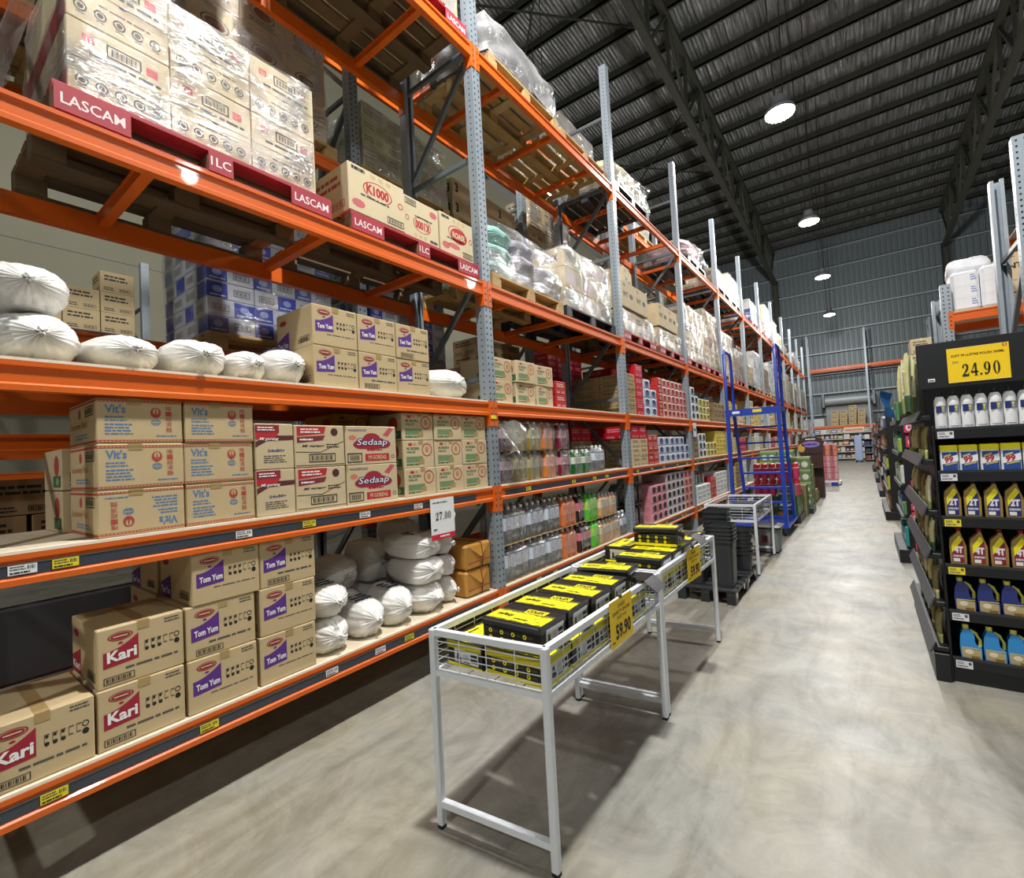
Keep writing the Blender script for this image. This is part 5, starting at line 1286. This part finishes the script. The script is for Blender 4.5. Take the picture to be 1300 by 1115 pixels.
b = MB(); b.box(xl - .04, y0 - .05, .13, xr + .04, y2 + .06, .165, BL, .004); ob('base_plate', b, t)
for x in (xl + .03, xr - .03):
    for y in (y0 + .03, y2 - .03):
        w = MB(); w.box(x - .02, y - .03, .09, x + .02, y + .03, .13, DARKSTEEL); wo = ob('caster', w, t); w = MB(); w.lathe([(.05, -.018, INK), (.055, 0, INK), (.05, .018, INK)], n=14); ob('wheel', w, wo, (x, y, .057), rot=(0, PI / 2, 0))

# ---------------------------------------------------------------- stacks standing in the aisle
def floor_pallet(x, y, w, d, label):
    t = thing('pallet', label, 'pallet', (x, y, 0), group='pallets on the aisle floor')
    b = MB(); b.box(0, 0, .09, w, d, .12, BLACKP, .004); ob('top_deck', b, t)
    for xx in (0, w / 2 - .05, w - .1): b = MB(); b.box(xx, 0, 0, xx + .1, d, .09, BLACKP); ob('runner', b, t)
floor_pallet(-1.72, 9.75, .74, .86, 'black pallet under the green printed boxes behind the blue ladder')
# printed green case with white lettering on the face towards the viewer
ctype('raia', .34, .36, .36, M('#5d7d4e', .55, 0, .15), lambda f: (f.oval(.3, .3, .2, .2, M('#d9dcc0', .6)), f.rect(.5, .0, 1, .9, M('#8aa27a', .6))), lambda f: (f.rect(.05, .05, .95, .95, M('#2f4a2c', .55)), f.poly([(.2, .95), (.5, 1), (.8, .95), (.7, .72), (.3, .72)], M('#7f9a3c', .6), 2), f.text('RAIA', .2, .5, .8, .68, M('#e9efe4', .5), 3, .05), f.text('NATURAL', .15, .3, .85, .42, M('#b7c2d8', .5), 3, .03), f.oval(.25, .14, .18, .1, M('#c9882f', .6), 3)), None)
for i in range(2):
    for j in range(2): carton('raia', -1.0 - i * .366, 9.78 + .38 * j, .122, 'green printed case with white lettering behind the blue ladder, %s, %s row' % (('aisle side', 'rack side')[i], ('near', 'far')[j]), 'green cases behind the ladder', tape=False)
PINK = M('#cf3f62', .4, 0, .2, 20); PR = M('#d8343c', .4, 0, .1)
def pouch_mesh():
    b = MB(); b.lathe([(.045, 0, PINK), (.058, .05, PINK), (.055, .2, M('#e9d6dc', .5)), (.045, .21, PR), (.05, .22, PR), (.045, .28, PR), (.02, .29, PR)], n=10, sy=.8); return b.mesh('pouch_bottle')
PM = pouch_mesh()
for j in range(2):
    for i in range(6):
        for k in range(2): ob('pouch_bottle', PM, None, (-1.65 + i * .125, 9.84 + k * .13, .486 + j * .296), label='pink bottle with red cap on the green cases, %s along, %s tier, %s row' % (ORD[i], ('lower', 'upper')[j], ('near', 'far')[k]), cat='bottle', group='pink bottles on the green cases')
b = MB(); b.box(0, 0, 0, .3, .004, .22, M('#8f8a72', .6, 0, .1)); f = Face(b, (0, 0, 0), (1, 0, 0), (0, 0, 1), .3, .22); f.lines(.15, .3, .85, .7, 2, INK)
ob('sign_card', b, None, (-1.32, 9.765, .49), label='small brown card leaning before the lower pink bottles', cat='sign')
floor_pallet(-1.6, 11.05, .72, .6, 'black pallet under the first stack of green cartons in the aisle')
for i in range(2):
    for j in range(4): carton('greenctn', -.9 - .34 * i, 11.2, .122 + .252 * j, 'green carton with pale fruit prints, %s stack, %s' % (('aisle side', 'rack side')[i], row_word(j, 4)), 'green fruit cartons', tape=False)
for j in range(2): carton('olive', -.95, 10.65, .0 + .302 * j, 'olive case on the floor before the green fruit cartons, ' + ('lower', 'upper')[j], 'olive cases', tape=False)
for i in range(2):
    for j in range(5): carton('greenctn', -1.28 - .34 * i, 12.2, .0 + .252 * j, 'green carton farther back, %s stack, %s' % (('aisle side', 'rack side')[i], row_word(j, 5)), 'green fruit cartons farther back', tape=False)
for j in range(3): carton('olive', -.97, 12.6 + .0, .302 * j, 'olive case farther back on the floor, ' + ('bottom', 'middle', 'top')[j], 'olive cases farther back', tape=False)
t = thing('display_stand', 'dark brown display stand with arched purple header in the aisle', 'display stand', (-1.36, 14, 0))
BRN = M('#3b1f1c', .5, 0, .1)
b = MB(); b.box(0, 0, 0, .5, .4, .5, BRN, .004); ob('base', b, t)
b = MB(); b.box(0, .38, .5, .5, .4, 1.12, BRN); ob('back_panel', b, t)
b = MB(); b.box(.02, .0, .75, .48, .38, .77, BRN); ob('shelf', b, t)
b = MB(); n = 12; b.prism([(-.02, 1.1), (.52, 1.1), (.52, 1.42)] + [(.25 + .27 * math.cos(PI * k / n), 1.42 + .12 * math.sin(PI * k / n)) for k in range(1, n)] + [(-.02, 1.42)], .36, .38, 1, BRN)
f = Face(b, (-.02, .36, 1.1), (1, 0, 0), (0, 0, 1), .54, .44); f.oval(.5, .55, .38, .18, M('#8d7bc4', .5)); f.lines(.25, .48, .75, .6, 1, M('#3d2a7a', .5), 2, 0); f.lines(.3, .82, .7, .88, 1, WHITE, 1, 0); f.oval(.12, .35, .14, .25, M('#c9a24a', .5), 1); ob('header', b, t)
for i in range(2): carton('brownd' if i % 2 else 'olive', -.95, 13.02 + .42 * i, 0.002, 'brown case on the floor by the purple-headed stand, %s along' % ORD[i], 'brown floor cases', tape=False)
t = thing('display_stand', 'pink hanging display of packets with white base in the aisle', 'display stand', (-1.15, 17.8, 0))
b = MB(); b.box(0, 0, 0, .5, .6, .12, M('#d9d9d7', .5)); b.box(-.005, -.005, 0, .505, .605, .03, INK); ob('base', b, t)
b = MB(); b.box(.05, .27, .12, .45, .32, 1.3, M('#cc9999', .5)); ob('panel', b, t)
for i in range(4):
    for j in range(6): b = MB(); b.box(.06 + .1 * i + .006 * (j % 2), .2, .19 + .18 * j, .14 + .1 * i, .262, .36 + .18 * j, (M('#b8606c', .5, 0, .3, 20), M('#7e3440', .5, 0, .3, 20), M('#c79aa0', .5, 0, .3, 20), M('#d87a45', .5))[(i * 2 + (j > 3)) % 4], .01); ob('packet', b, t)
carton('bluew', -.72, 17.4, 0.0, 'small blue and white carton on the floor before the pink packet display', 'floor odds', tape=False)

# ---------------------------------------------------------------- far shelving across the end of the aisle
yf = 36.0
t = thing('pallet_rack', 'orange beam rack standing across the far end of the aisle', 'rack', (-2.65, yf + .6, 0))
for x in (0, 3.05, 6.1):
    for dy in (0, .9): b = MB(); b.box(x - .05, dy - .04, 0, x + .05, dy + .04, 8.2, STEEL); ob('post', b, t)
    b = MB()
    for k in range(8): b.bar((x, .03, .3 + k * .95), (x, .87, .3 + k * .95), .03, .04, DARKSTEEL); b.bar((x, .03 if k % 2 else .87, .3 + k * .95), (x, .87 if k % 2 else .03, 1.2 + k * .95), .03, .04, DARKSTEEL)
    ob('bracing', b, t)
for x in (.05, 3.1):
    for z in (5.95, 2.2):
        for dy in (-.05, .85): b = MB(); b.box(x, dy, z - .16, x + 2.95, dy + .06, z, ORANGE, .004); ob('beam', b, t)
b = MB(); b.box(.05, 0, 2.202, 6.05, .86, 2.22, PLYWOOD); ob('deck', b, t)
r = random.Random(5)
hs = (3, 3, 4, 3)
for i in range(4):
    for j in range(hs[i]): carton('lbl', 0, 0, 0, 'brown carton on the far orange beam, %s stack, %s' % (ORD[i], row_word(j, hs[i])), 'brown cartons on the far beam', rz=-PI / 2, tape=False).location = (-1.62 + i * .46 + .02 * j, yf + .62, 2.222 + .305 * j)
t = thing('shelving_unit', 'white shelving of boxed goods under the far orange beam', 'shelving', (-2.55, yf - .22, 0))
b = MB(); b.box(0, 0, 0, 5.4, .1, .12, INK); b.box(0, 0, .12, 5.4, .7, .16, WHITE); ob('base', b, t)
for z in (.55, .95, 1.35, 1.72): b = MB(); b.box(0, 0, z - .03, 5.4, .7, z, WHITE); ob('shelf', b, t)
b = MB(); b.box(0, .7, .1, 5.4, .74, 2.0, M('#c9ccd0', .6)); ob('back_panel', b, t)
pal = ['#3a3f6e', '#8e4a44', '#b9a070', '#5b7f99', '#d8d8d4', '#3b3b40', '#7a8f6a', '#a85a3a', '#6d7fb0']
gm = {}; cn = ['indigo', 'brick red', 'straw', 'slate blue', 'white', 'charcoal', 'sage', 'rust', 'lavender blue']
for si, z in enumerate((.161, .551, .951, 1.351, 1.721)):
    x = -2.5; q = -1
    while x < 1.4:
        q += 1
        w = r.choice((.16, .22, .3)); h = r.uniform(.16, .3) if si < 4 else .22; c = r.choice(pal); key = (w, c)
        if key not in gm: b = MB(); b.box(0, 0, 0, w, .3, .25, M(c, .55, 0, .2, 14), .006); f = Face(b, (0, 0, 0), (1, 0, 0), (0, 0, 1), w, .25); f.rect(.15, .3, .85, .7, M('#d9d6cc', .6, 0, .2, 20)); gm[key] = b.mesh('boxed_goods')
        ob('boxed_goods', gm[key], None, (x, yf - .2, z + .001), label='%s box on the far white shelving, %s shelf up, %s along' % (cn[pal.index(c)], ORD[si], (ORD + ['twenty-first', 'twenty-second'])[q]), cat='box', group='boxed goods on the far %s shelf' % ORD[si], scale=(1, 1, h / .25)); x += w + r.uniform(.01, .06)
b = MB(); b.box(0, 0, 0, 1.0, .02, .28, M('#f3ead2', .5, 0, .1)); f = Face(b, (0, 0, 0), (1, 0, 0), (0, 0, 1), 1.0, .28); f.rect(.05, .2, .95, .7, M('#d98f7a', .5, 0, .2)); ob('shelf_banner', b, None, (-.95, yf - .245, 1.75), label='pale red banner along the far white shelving', cat='banner')
t = thing('trolley', 'blue and white upright trolley at the far end of the aisle', 'trolley', (-.45, 33.0, 0))
b = MB(); b.box(0, 0, .1, .35, .4, 1.5, M('#9fb4d6', .5, 0, .3, 20), .03); ob('body', b, t)
for x in (.05, .3):
    for y in (.06, .34): b = MB(); b.lathe([(.04, 0, INK), (.05, .05, INK), (.03, .1, INK)], n=10); ob('wheel', b, t, (x, y, 0))
t = thing('shelving_unit', 'dark shelving unit at the far end beside the blue trolley', 'shelving', (.0, 33.6, 0))
b = MB(); b.box(0, .5, 0, 1.2, .54, 1.6, INK); ob('back_panel', b, t)
for z in (.12, .5, .9, 1.3): b = MB(); b.box(0, 0, z - .03, 1.2, .5, z, M('#9a9da2', .5)); ob('shelf', b, t); 
for z in (.12, .5, .9, 1.3):
    for i in range(4): b = MB(); b.box(.03 + .29 * i, .06, z + .001, .27 + .29 * i, .4, z + .24, M(pal[(i * 3 + int(z * 10)) % 9], .55, 0, .2, 14), .01); ob('goods', b, t)
# ---------------------------------------------------------------- black gondola with cleaning bottles
gx0, gx1, gy0, gy1 = .345, 1.25, 3.83, 5.36
t = thing('gondola_shelf', 'black display shelf of cleaning bottles with a yellow price sign on its header', 'display shelf', (gx0, gy0, 0))
L_ = lambda x, y, z: (x - gx0, y - gy0, z)
def gbox(name, x0, y0, z0, x1, y1, z1, m=BLACKM, c=.003, parent=None):
    b = MB(); b.box(*L_(x0, y0, z0), *L_(x1, y1, z1), m, c); return ob(name, b, parent or t)
gbox('base', gx0, gy0 + .02, 0, gx1, gy1, .1)
gbox('back_panel', gx0 + .002, gy0 + .38, .1, gx1, gy0 + .41, 2.03)
gbox('side_panel', gx0 - .012, gy0 + .005, 0, gx0, gy0 + .38, 1.53); gbox('side_panel', gx1, gy0 + .005, 0, gx1 + .012, gy0 + .38, 1.53)
hd = gbox('header_board', gx0 - .055, gy0 + .0, 1.76, gx1, gy0 + .03, 2.035)
gbox('upright_panel', gx0 - .01, gy0 + .41, .1, gx0 + .02, gy1, 2.0)
LEV = [.14, .418, .69, .974, 1.246, 1.5]
for i, z in enumerate(LEV):
    s = gbox('shelf', gx0, gy0 + .012, z - .02, gx1, gy0 + .38, z)
    b = MB(); b.box(*L_(gx0, gy0, z - .05), *L_(gx1, gy0 + .012, z + .004), BLACKM, .002); b.box(*L_(gx0, gy0 - .001, z + .002), *L_(gx1, gy0 + .003, z + .018), M('#3a3d40', .25, .3, .05)); ob('price_rail', b, s)
    c = YELTAG if i in (2, 3) else M('#e3e6ec', .5, 0, .02)
    b = MB(); b.box(*L_(gx0 + .012, gy0 - .003, z - .045), *L_(gx0 + .085, gy0 - .0005, z - .003), c); f = Face(b, L_(gx0 + .012, gy0 - .003, z - .045), (1, 0, 0), (0, 0, 1), .073, .042); f.lines(.08, .55, .5, .85, 2, INKG); f.lines(.08, .2, .7, .35, 1, INKG); f.rect(.75, .5, .92, .88, INKG); ob('price_label', b, s)
# side shelves with sloping grey price fronts towards the aisle
for i, z in enumerate((.2, .47, .76, 1.02, 1.33, 1.6)):
    gbox('side_shelf', .275 if i else .262, gy0 + .0, z - .03, gx0 - .013, gy1, z)
    b = MB(); x = .262 if i else .25; b.add([L_(x + .02, gy0 - .01, z + .03), L_(x + .02, gy1, z + .03), L_(x - .01, gy1, z - .035), L_(x - .01, gy0 - .01, z - .035), L_(x + .026, gy0 - .01, z + .03), L_(x + .026, gy1, z + .03), L_(x - .0, gy1, z - .035), L_(x - .0, gy0 - .01, z - .035)], [(0, 1, 2, 3), (7, 6, 5, 4), (0, 3, 7, 4), (1, 5, 6, 2), (0, 4, 5, 1), (3, 2, 6, 7)], M('#474b4f', .35, .1, .06)); ob('price_front', b, t)
gbox('side_base', .262, gy0 - .02, 0, gx0 - .013, gy1, .165)
# yellow price sign 24.90
b = MB(); W, H = .262, .205; b.box(0, -.0012, 0, W, 0, H, SIGNY); f = Face(b, (0, -.0012, 0), (1, 0, 0), (0, 0, 1), W, H)
f.text('SOFT 99 LUSTRE POLISH 500ML', .07, .74, .93, .81, INK, 1, .02); f.text('RM', .09, .55, .18, .62, INKG, 1, 0); serif(f, '24.90', .22, .16, .86, .52, INK)
f.rect(.9, .9, .97, .985, M('#c9503a', .5)); f.rect(.92, .915, .95, .97, SIGNY, 2); f.rect(.01, .01, .99, .02, M('#fff3a0', .5)); f.rect(.01, .98, .99, .99, M('#fff3a0', .5))
ob('price_sign', b, None, (.427, gy0 - .002, 1.782), label='yellow price sign reading 24.90 on the black header board', cat='price sign')
b = MB(); b.box(0, -.001, 0, .032, 0, .02, WHITE); f = Face(b, (0, -.001, 0), (1, 0, 0), (0, 0, 1), .032, .02); f.lines(.1, .2, .9, .6, 1, INKG); ob('shelf_tag', b, None, (.335, gy0 - .002, 1.80), label='tiny white tag on the black header board', cat='tag')
# bottles
WB = M('#eceef0', .35, 0, .03); NAVY = M('#23306e', .4, 0, .05)
def white_bottle():
    b = MB(); r = .029
    b.lathe([(r * .96, 0, WB), (r, .01, WB), (r, .17, WB), (r * .9, .19, WB), (r * .6, .208, BLACKM), (r * .45, .212, BLACKM), (r * .45, .236, BLACKM), (r * .4, .24, BLACKM)], n=16)
    f = Face(b, (-r * .78, -r * 1.0, 0), (1, 0, 0), (0, 0, 1), r * 1.56, .2)
    f.rect(0, .55, 1, .76, NAVY); f.rect(.55, .55, .95, .76, M('#7b7f90', .5), 2); f.text('Y', .58, .58, .85, .73, YEL, 3, .05); f.lines(.05, .12, .9, .14, 1, INKG, 1, 0)
    return b.mesh('polish_bottle')
def tin99():
    b = MB(); b.box(0, -.045, 0, .08, 0, .155, M('#e6e9ee', .4, 0, .03), .004); b.box(-.0006, -.0458, .128, .0806, .0006, .166, YEL, .004)
    f = Face(b, (0, -.045, 0), (1, 0, 0), (0, 0, 1), .08, .165)
    BLU = M('#2a4fa0', .4, 0, .05); f.rect(.1, .03, .95, .75, BLU); f.poly([(.02, .3), (1, .42), (1, .66), (.02, .5)], M('#eef0f4', .4, 0, .02), 2); f.text('99', .22, .34, .72, .56, RED, 3, .05, rise=.05); f.poly([(.2, .55), (.6, .63), (.6, .7), (.2, .62)], M('#c6ba6a', .5), 3); f.poly([(.25, .26), (.9, .34), (.9, .39), (.25, .31)], M('#c6ba6a', .5), 3)
    return b.mesh('polish_tin')
GOLD = M('#a08548', .35, .15, .08, 10)
def oil_jug(txt, band, cap):
    b = MB(); w = .075; y0, y1 = -.045, 0
    p = [(.002, .012), (.012, 0), (w - .012, 0), (w - .002, .012), (w, .12), (w - .008, .15), (w - .02, .19), (w - .022, .205), (.038, .205), (.036, .195), (.004, .16), (0, .12)]
    b.prism(p, y0, y1, 1, GOLD); b.box(.035, y0 + .008, .205, w - .02, y1 - .008, .225, cap, .003)
    f = Face(b, (0, y0, 0), (1, 0, 0), (0, 0, 1), w, .2)
    f.poly([(.14, .1), (.82, .1), (.86, .55), (.8, .78), (.14, .4)], band); f.poly([(.14, .5), (.72, .82), (.8, .78), (.14, .38)], YEL, 2); f.poly([(.14, .5), (.14, .62), (.6, .9), (.74, .84)], YEL, 2); f.text(txt, .28, .38, .8, .58, M('#e8e4ee', .5), 3, .06); f.rect(.2, .12, .58, .22, WHITE, 2); f.lines(.2, .26, .8, .32, 1, M('#c9c9d9', .5), 2)
    return b.mesh('oil_jug')
def wash_jug(col, capc):
    b = MB(); n = 10; w = .092
    m = M(col, .25, 0, .06, 8, coat=.4)
    out = [(.004, .004), (.03, 0), (.075, 0), (.088, .006), (.09, .07), (.088, .1)]
    # body with a real handle opening: left mass, then handle arc
    p = [(.004, .004), (.03, 0), (.084, 0), (.093, .01), (.094, .075), (.072, .09), (.066, .115), (.066, .145), (.06, .165), (.046, .178), (.018, .178), (.005, .145), (0, .08)]
    b.prism(p, -.055, 0, 1, m)
    b.tube([(.05, -.0275, .170), (.074, -.0275, .155), (.089, -.0275, .118), (.089, -.0275, .08)], .0085, capc, 8)
    b.lathe([(.014, .178, capc), (.015, .2, capc), (.013, .203, capc)], (.031, -.0275, 0), 12)
    f = Face(b, (0, -.055, 0), (1, 0, 0), (0, 0, 1), w, .2); f.poly([(.08, .08), (.96, .04), (.96, .32), (.08, .36)], M('#b9a878', .5, 0, .15, 30)); f.oval(.42, .25, .2, .07, M('#e6d9c0', .5), 2); f.rect(.5, .06, .9, .14, M('#8a6a2e', .5), 2); f.rect(.08, .355, .96, .375, M('#d9d27a', .5), 2)
    return b.mesh('wash_jug')
def shelf_row(me, name, n, pitch, z, off, desc, cat, y=gy0 + .075, x0=gx0 + .01, zs=1.):
    for i in range(n): ob(name, me, None, (x0 + off + i * pitch, y + R.uniform(-.004, .006), z + .001), R.uniform(-.05, .05), '%s, %s from the end' % (desc, ORD[i]), cat, desc + ' row')
shelf_row(white_bottle(), 'polish_bottle', 12, .0595, LEV[5], .03, 'white bottle with black cap and navy label', 'bottle', gy0 + .05)
shelf_row(tin99(), 'polish_tin', 9, .088, LEV[4], .008, 'blue and white polish tin with yellow lid and red 99', 'tin')
shelf_row(oil_jug('2T', M('#2a2f74', .45), BLACKM), 'oil_jug', 9, .087, LEV[3], .012, 'gold oil jug with blue label reading 2T', 'oil jug', zs=1.12)
shelf_row(oil_jug('4T', M('#8e2030', .45), RED), 'oil_jug', 9, .087, LEV[2], .02, 'gold oil jug with dark red label reading 4T', 'oil jug', zs=1.12)
YC = M('#d8cf5a', .4, 0, .05)
shelf_row(wash_jug('#1f2f78', YC), 'wash_jug', 8, .1, LEV[1], .02, 'dark blue jug with yellow cap and handle', 'jug'); shelf_row(wash_jug('#2f8fd6', YC), 'wash_jug', 8, .1, LEV[0], .03, 'bright blue jug with yellow cap and handle', 'jug')
# work gloves on the aisle side
def glove_mesh(col, cuff, seed):
    r = random.Random(seed); b = MB(); m = M(col, .8, 0, .15, 20, bump=.3); c = M(cuff, .8, 0, .15, 20)
    b.lathe([(.045, 0, c), (.05, .05, c), (.046, .06, m), (.052, .12, m), (.05, .15, m), (.02, .158, m)], n=12, sx=.3)
    for k in range(4): y = -.036 + .024 * k; b.tube([(0, y, .14), (.004, y * 1.1, .18), (.008 + .01 * r.random(), y * 1.15, .225 - .012 * abs(k - 1.5))], [.012, .0115, .008], m, 7)
    b.tube([(0, .045, .07), (.006, .072, .105), (.01, .075, .14)], [.014, .013, .009], m, 7)
    return b.mesh('work_glove')
GV = [glove_mesh('#8c8456', '#c9cf8a', 1), glove_mesh('#7f7550', '#d6d2a4', 2), glove_mesh('#cfd09a', '#3c5a3e', 3), glove_mesh('#d9d3b4', '#8b9a5a', 4)]
q = 0
for lev, z in ((0, .2), (1, .47), (2, .76), (3, 1.02), (4, 1.33)):
    for i in range(5):
        ob('work_glove', GV[(lev + i) % 4], None, (.304, gy0 + .1 + i * .26, z + .003), R.uniform(-.05, .05), '%s work glove on the bottle shelf side, %s level up, %s along' % (('olive', 'khaki', 'cream', 'pale')[(lev + i) % 4], ORD[lev], ORD[i]), 'glove', 'work gloves on the black shelf side', scale=(1, 1, .93))
for i in range(9): ob('work_glove', GV[2 + i % 2], None, (.245 + .02 * (i % 3), gy0 + .2 + i * .12, 1.638), R.uniform(-.5, .5), 'pale work glove in the top bundle of the bottle shelf side, %s along' % ORD[i], 'glove', 'pale gloves at the top', scale=(.9, .75, 1.75))
# ---------------------------------------------------------------- further gondolas down the aisle
def far_gondola(x0, x1, y0, y1, h, nm, label, seed, cols):
    r = random.Random(seed); g = thing('gondola_shelf', label, 'display shelf', (x0, y0, 0))
    def bx(n, *a, m=BLACKM, p=None): b = MB(); b.box(a[0] - x0, a[1] - y0, a[2], a[3] - x0, a[4] - y0, a[5], m, .003); return ob(n, b, p or g)
    bx('base', x0 - .08, y0, 0, x1, y1, .15); bx('core_panel', x0 + .1, y0 + .06, .15, x1 - .02, y1 - .02, h); bx('end_panel', x0 + .02, y0 + .03, .15, x1, y0 + .06, h)
    zz = [.16 + (h - .5) * k / 4 for k in range(5)]
    for k, z in enumerate(zz):
        if k: bx('side_shelf', x0 - .02, y0 + .05, z - .02, x0 + .1, y1, z); bx('price_front', x0 - .03, y0 + .05, z - .03, x0 - .02, y1, z + .02, m=M('#7c8185', .4, .1, .05))
        y = y0 + .1; n = 0
        while y < y1 - .12:
            w = r.uniform(.1, .2); hh = r.uniform(.16, .26); c = r.choice(cols)
            b = MB(); b.box(0, 0, 0, .085, w, hh, M(c, .5, 0, .2, 14), .012); f = Face(b, (0, w, 0), (0, -1, 0), (0, 0, 1), w, hh); f.rect(.15, .3, .85, .65, M('#d8d8d2', .5, 0, .2, 20))
            ob('packet', b, None, (x0 - .008, y, z + .001), 0, 'packet on the aisle side of the %s black shelf, %s level, %s along' % (nm, ORD[k], ORD[n]), 'packet', 'packets on the %s black shelf' % nm); y += w + r.uniform(.02, .09); n += 1
    return g
far_gondola(.33, .80, 7.1, 8.33, 1.98, 'second', 'black shelf with pink packets on its end, just past the bottle shelf', 1, ['#2f9a96', '#9bbf3a', '#d8dfe2', '#3d4f8a', '#5b8f5a'])
PK = M('#d33f6c', .45, 0, .1); PW = M('#ecdfe4', .5, 0, .05)
for i, (x, z) in enumerate(((.375, 1.50), (.385, 1.33), (.40, .87), (.385, .60), (.385, .50), (.40, .24), (.40, .152))):
    b = MB(); b.box(0, -.03, 0, .1, 0, .135 if i < 2 else .085, PK, .01); f = Face(b, (0, -.03, 0), (1, 0, 0), (0, 0, 1), .1, .13 if i < 2 else .08); f.oval(.5, .5, .32, .33, PW); f.oval(.5, .5, .16, .15, PK, 2)
    ob('soap_packet', b, None, (x, 7.124, z), label='pink round-printed packet on the end of the second black shelf, %s down' % ORD[i], cat='packet', group='pink packets on the shelf end')
b = MB(); b.grid([[(.20 + .1 * s + .02 * math.sin(6 * t + s), 7.12 + .25 * s * 0 + .3 * s + .02 * math.sin(9 * t), 1.72 + .3 * t - .03 * s) for s in [k / 8 for k in range(9)]] for t in [k / 8 for k in range(9)]], M('#3b7fd6', .4, 0, .2), True)
ob('plastic_bag', b, None, (0, 0, 0), label='bright blue plastic bag hanging from the top of the second black shelf', cat='bag')
far_gondola(.30, .8, 10.5, 12.6, 1.95, 'third', 'black shelf of small packets beyond the pink packet shelf', 2, ['#7a4a34', '#2a2a2e', '#d6d6d0', '#b58b3a', '#4a6aa0', '#c9d23a'])
far_gondola(.30, .8, 14.4, 16.6, 1.9, 'fourth', 'black shelf farther down the aisle with dark packets', 3, ['#2a2a2e', '#3a2a26', '#8e2b2b', '#d9d9d2', '#6a4a2a'])
far_gondola(.30, .8, 18.6, 21, 1.9, 'fifth', 'black shelf far down the aisle with an orange topped end', 4, ['#c9562a', '#2a2a2e', '#777777', '#444444'])
far_gondola(.30, .8, 24, 27, 1.9, 'sixth', 'last black shelf down the right of the aisle', 5, ['#444444', '#2a2a2e', '#8a8a8a'])
carton('big', .98, 7.86, 0, 'carton', 'x', tape=False) if 0 else None
ctype('small', .13, .2, .12, CARD2, textbox(INKG), None, None)
# ---------------------------------------------------------------- racks behind the gondolas on the right
def cross_rack(x0, y0, depth, top, beams, label, nb=1, L=2.7, face=None):
    g = thing('pallet_rack', label, 'rack', (x0, y0, 0)); pm = post_mesh(top); bm = beam_mesh(L); fm = brace_mesh(top, depth)
    # local frame turned so that post faces look towards -y
    for k in range(nb + 1):
        u = ob('upright_frame', fm, g, (k * (L + .1), 0, 0), -PI / 2); u.location.x = k * (L + .1)
        ob('post', pm, u); ob('post', pm, u, (-depth, .1, 0), PI)
    for z in beams:
        for k in range(nb):
            ob('beam', bm, g, (k * (L + .1) + .1, 0, z), -PI / 2); ob('rear_beam', bm, g, (k * (L + .1) + .1 + L, depth, z), PI / 2)
    b = MB(); b.box(.1, .05, beams[-1] + .002, .1 + L, depth - .05, beams[-1] + .018, PLYWOOD); ob('deck', b, g)
    return g
cross_rack(.87, 7.9, .95, 3.31, [1.2, 2.25, 2.945], 'rack with an orange beam holding tissue packs above the black shelves')
cross_rack(1.13, 5.62, .95, 3.9, [1.2, 2.3, 3.3], 'taller grey post rack rising behind the bottle shelf at the picture edge')
z = 2.965
TIS = M('#e9ecf0', .45, 0, .06, 12, bump=.2)
def tissue(x, y, zz, w, h, lab, rot=None):
    o = ob('tissue_pack', None, None, (x, y, zz), 0, lab, 'tissue pack', 'white tissue packs', 'thing', rot=rot)
    b = MB(); b.box(0, 0, 0, w, .3, h, TIS, .035); ob('pack', b, o); b = MB(); f = Face(b, (0, -.001, 0), (1, 0, 0), (0, 0, 1), w, h)
    for i in range(3):
        f.lines(.7, .14 + .3 * i, .9, .28 + .3 * i, 3, M('#6f7db8', .5, 0, .3, 40), 1, .4); f.rect(.02, .32 + .3 * i, .98, .325 + .3 * i, M('#c9cdd6', .5))
    ob('print', b, o)
tissue(.985, 8.02, z, .26, .50, 'white tissue pack with blue print on the orange beam, outer one'); tissue(1.255, 8.02, z, .27, .52, 'white tissue pack with blue print on the orange beam, next to the cartons')
me, _ = sack_mesh(.42, .34, .22, 77, False, True); me.materials[0] = TIS
ob('tissue_pack', me, None, (.98, 8.1, z + .53), label='big white tissue pack tipped up on top of the other two', cat='tissue pack', rot=(.0, -.75, -PI / 2 + .05)).location = (1.0, 8.2, z + .61)
for i, (x, y, zz, rz) in enumerate(((1.46, 8.45, 0, 0), (1.92, 8.45, 0, 0), (1.5, 8.45, .363, 0))):
    carton('big', x, y, z + zz, 'large tan carton behind the tissue packs, ' + ('next to them', 'farther right along the beam', 'on top')[i], 'tan cartons behind the tissue packs', rz=-PI / 2, tape=False)
for i in range(5): carton('flat2', 1.0 + i * .28, 7.95, 2.27, 'flat carton under the orange beam of the tissue rack, %s along' % ORD[i], 'flat cartons under the tissue rack beam', rz=-PI / 2, tape=False)
for i in range(2): carton('small', .335 + .01 * i, 4.95, 2.002 + .122 * i, 'small carton on top of the black bottle shelf, ' + ('lower', 'upper')[i], 'cartons on the bottle shelf', rz=-PI / 2, tape=False)
for i in range(2): carton('big', 1.35 + .5 * i, 5.75, 3.32, 'tan carton on the top beam of the tall rack at the picture edge, ' + ('first', 'second')[i], 'tan cartons on the tall rack', rz=-PI / 2, tape=False)
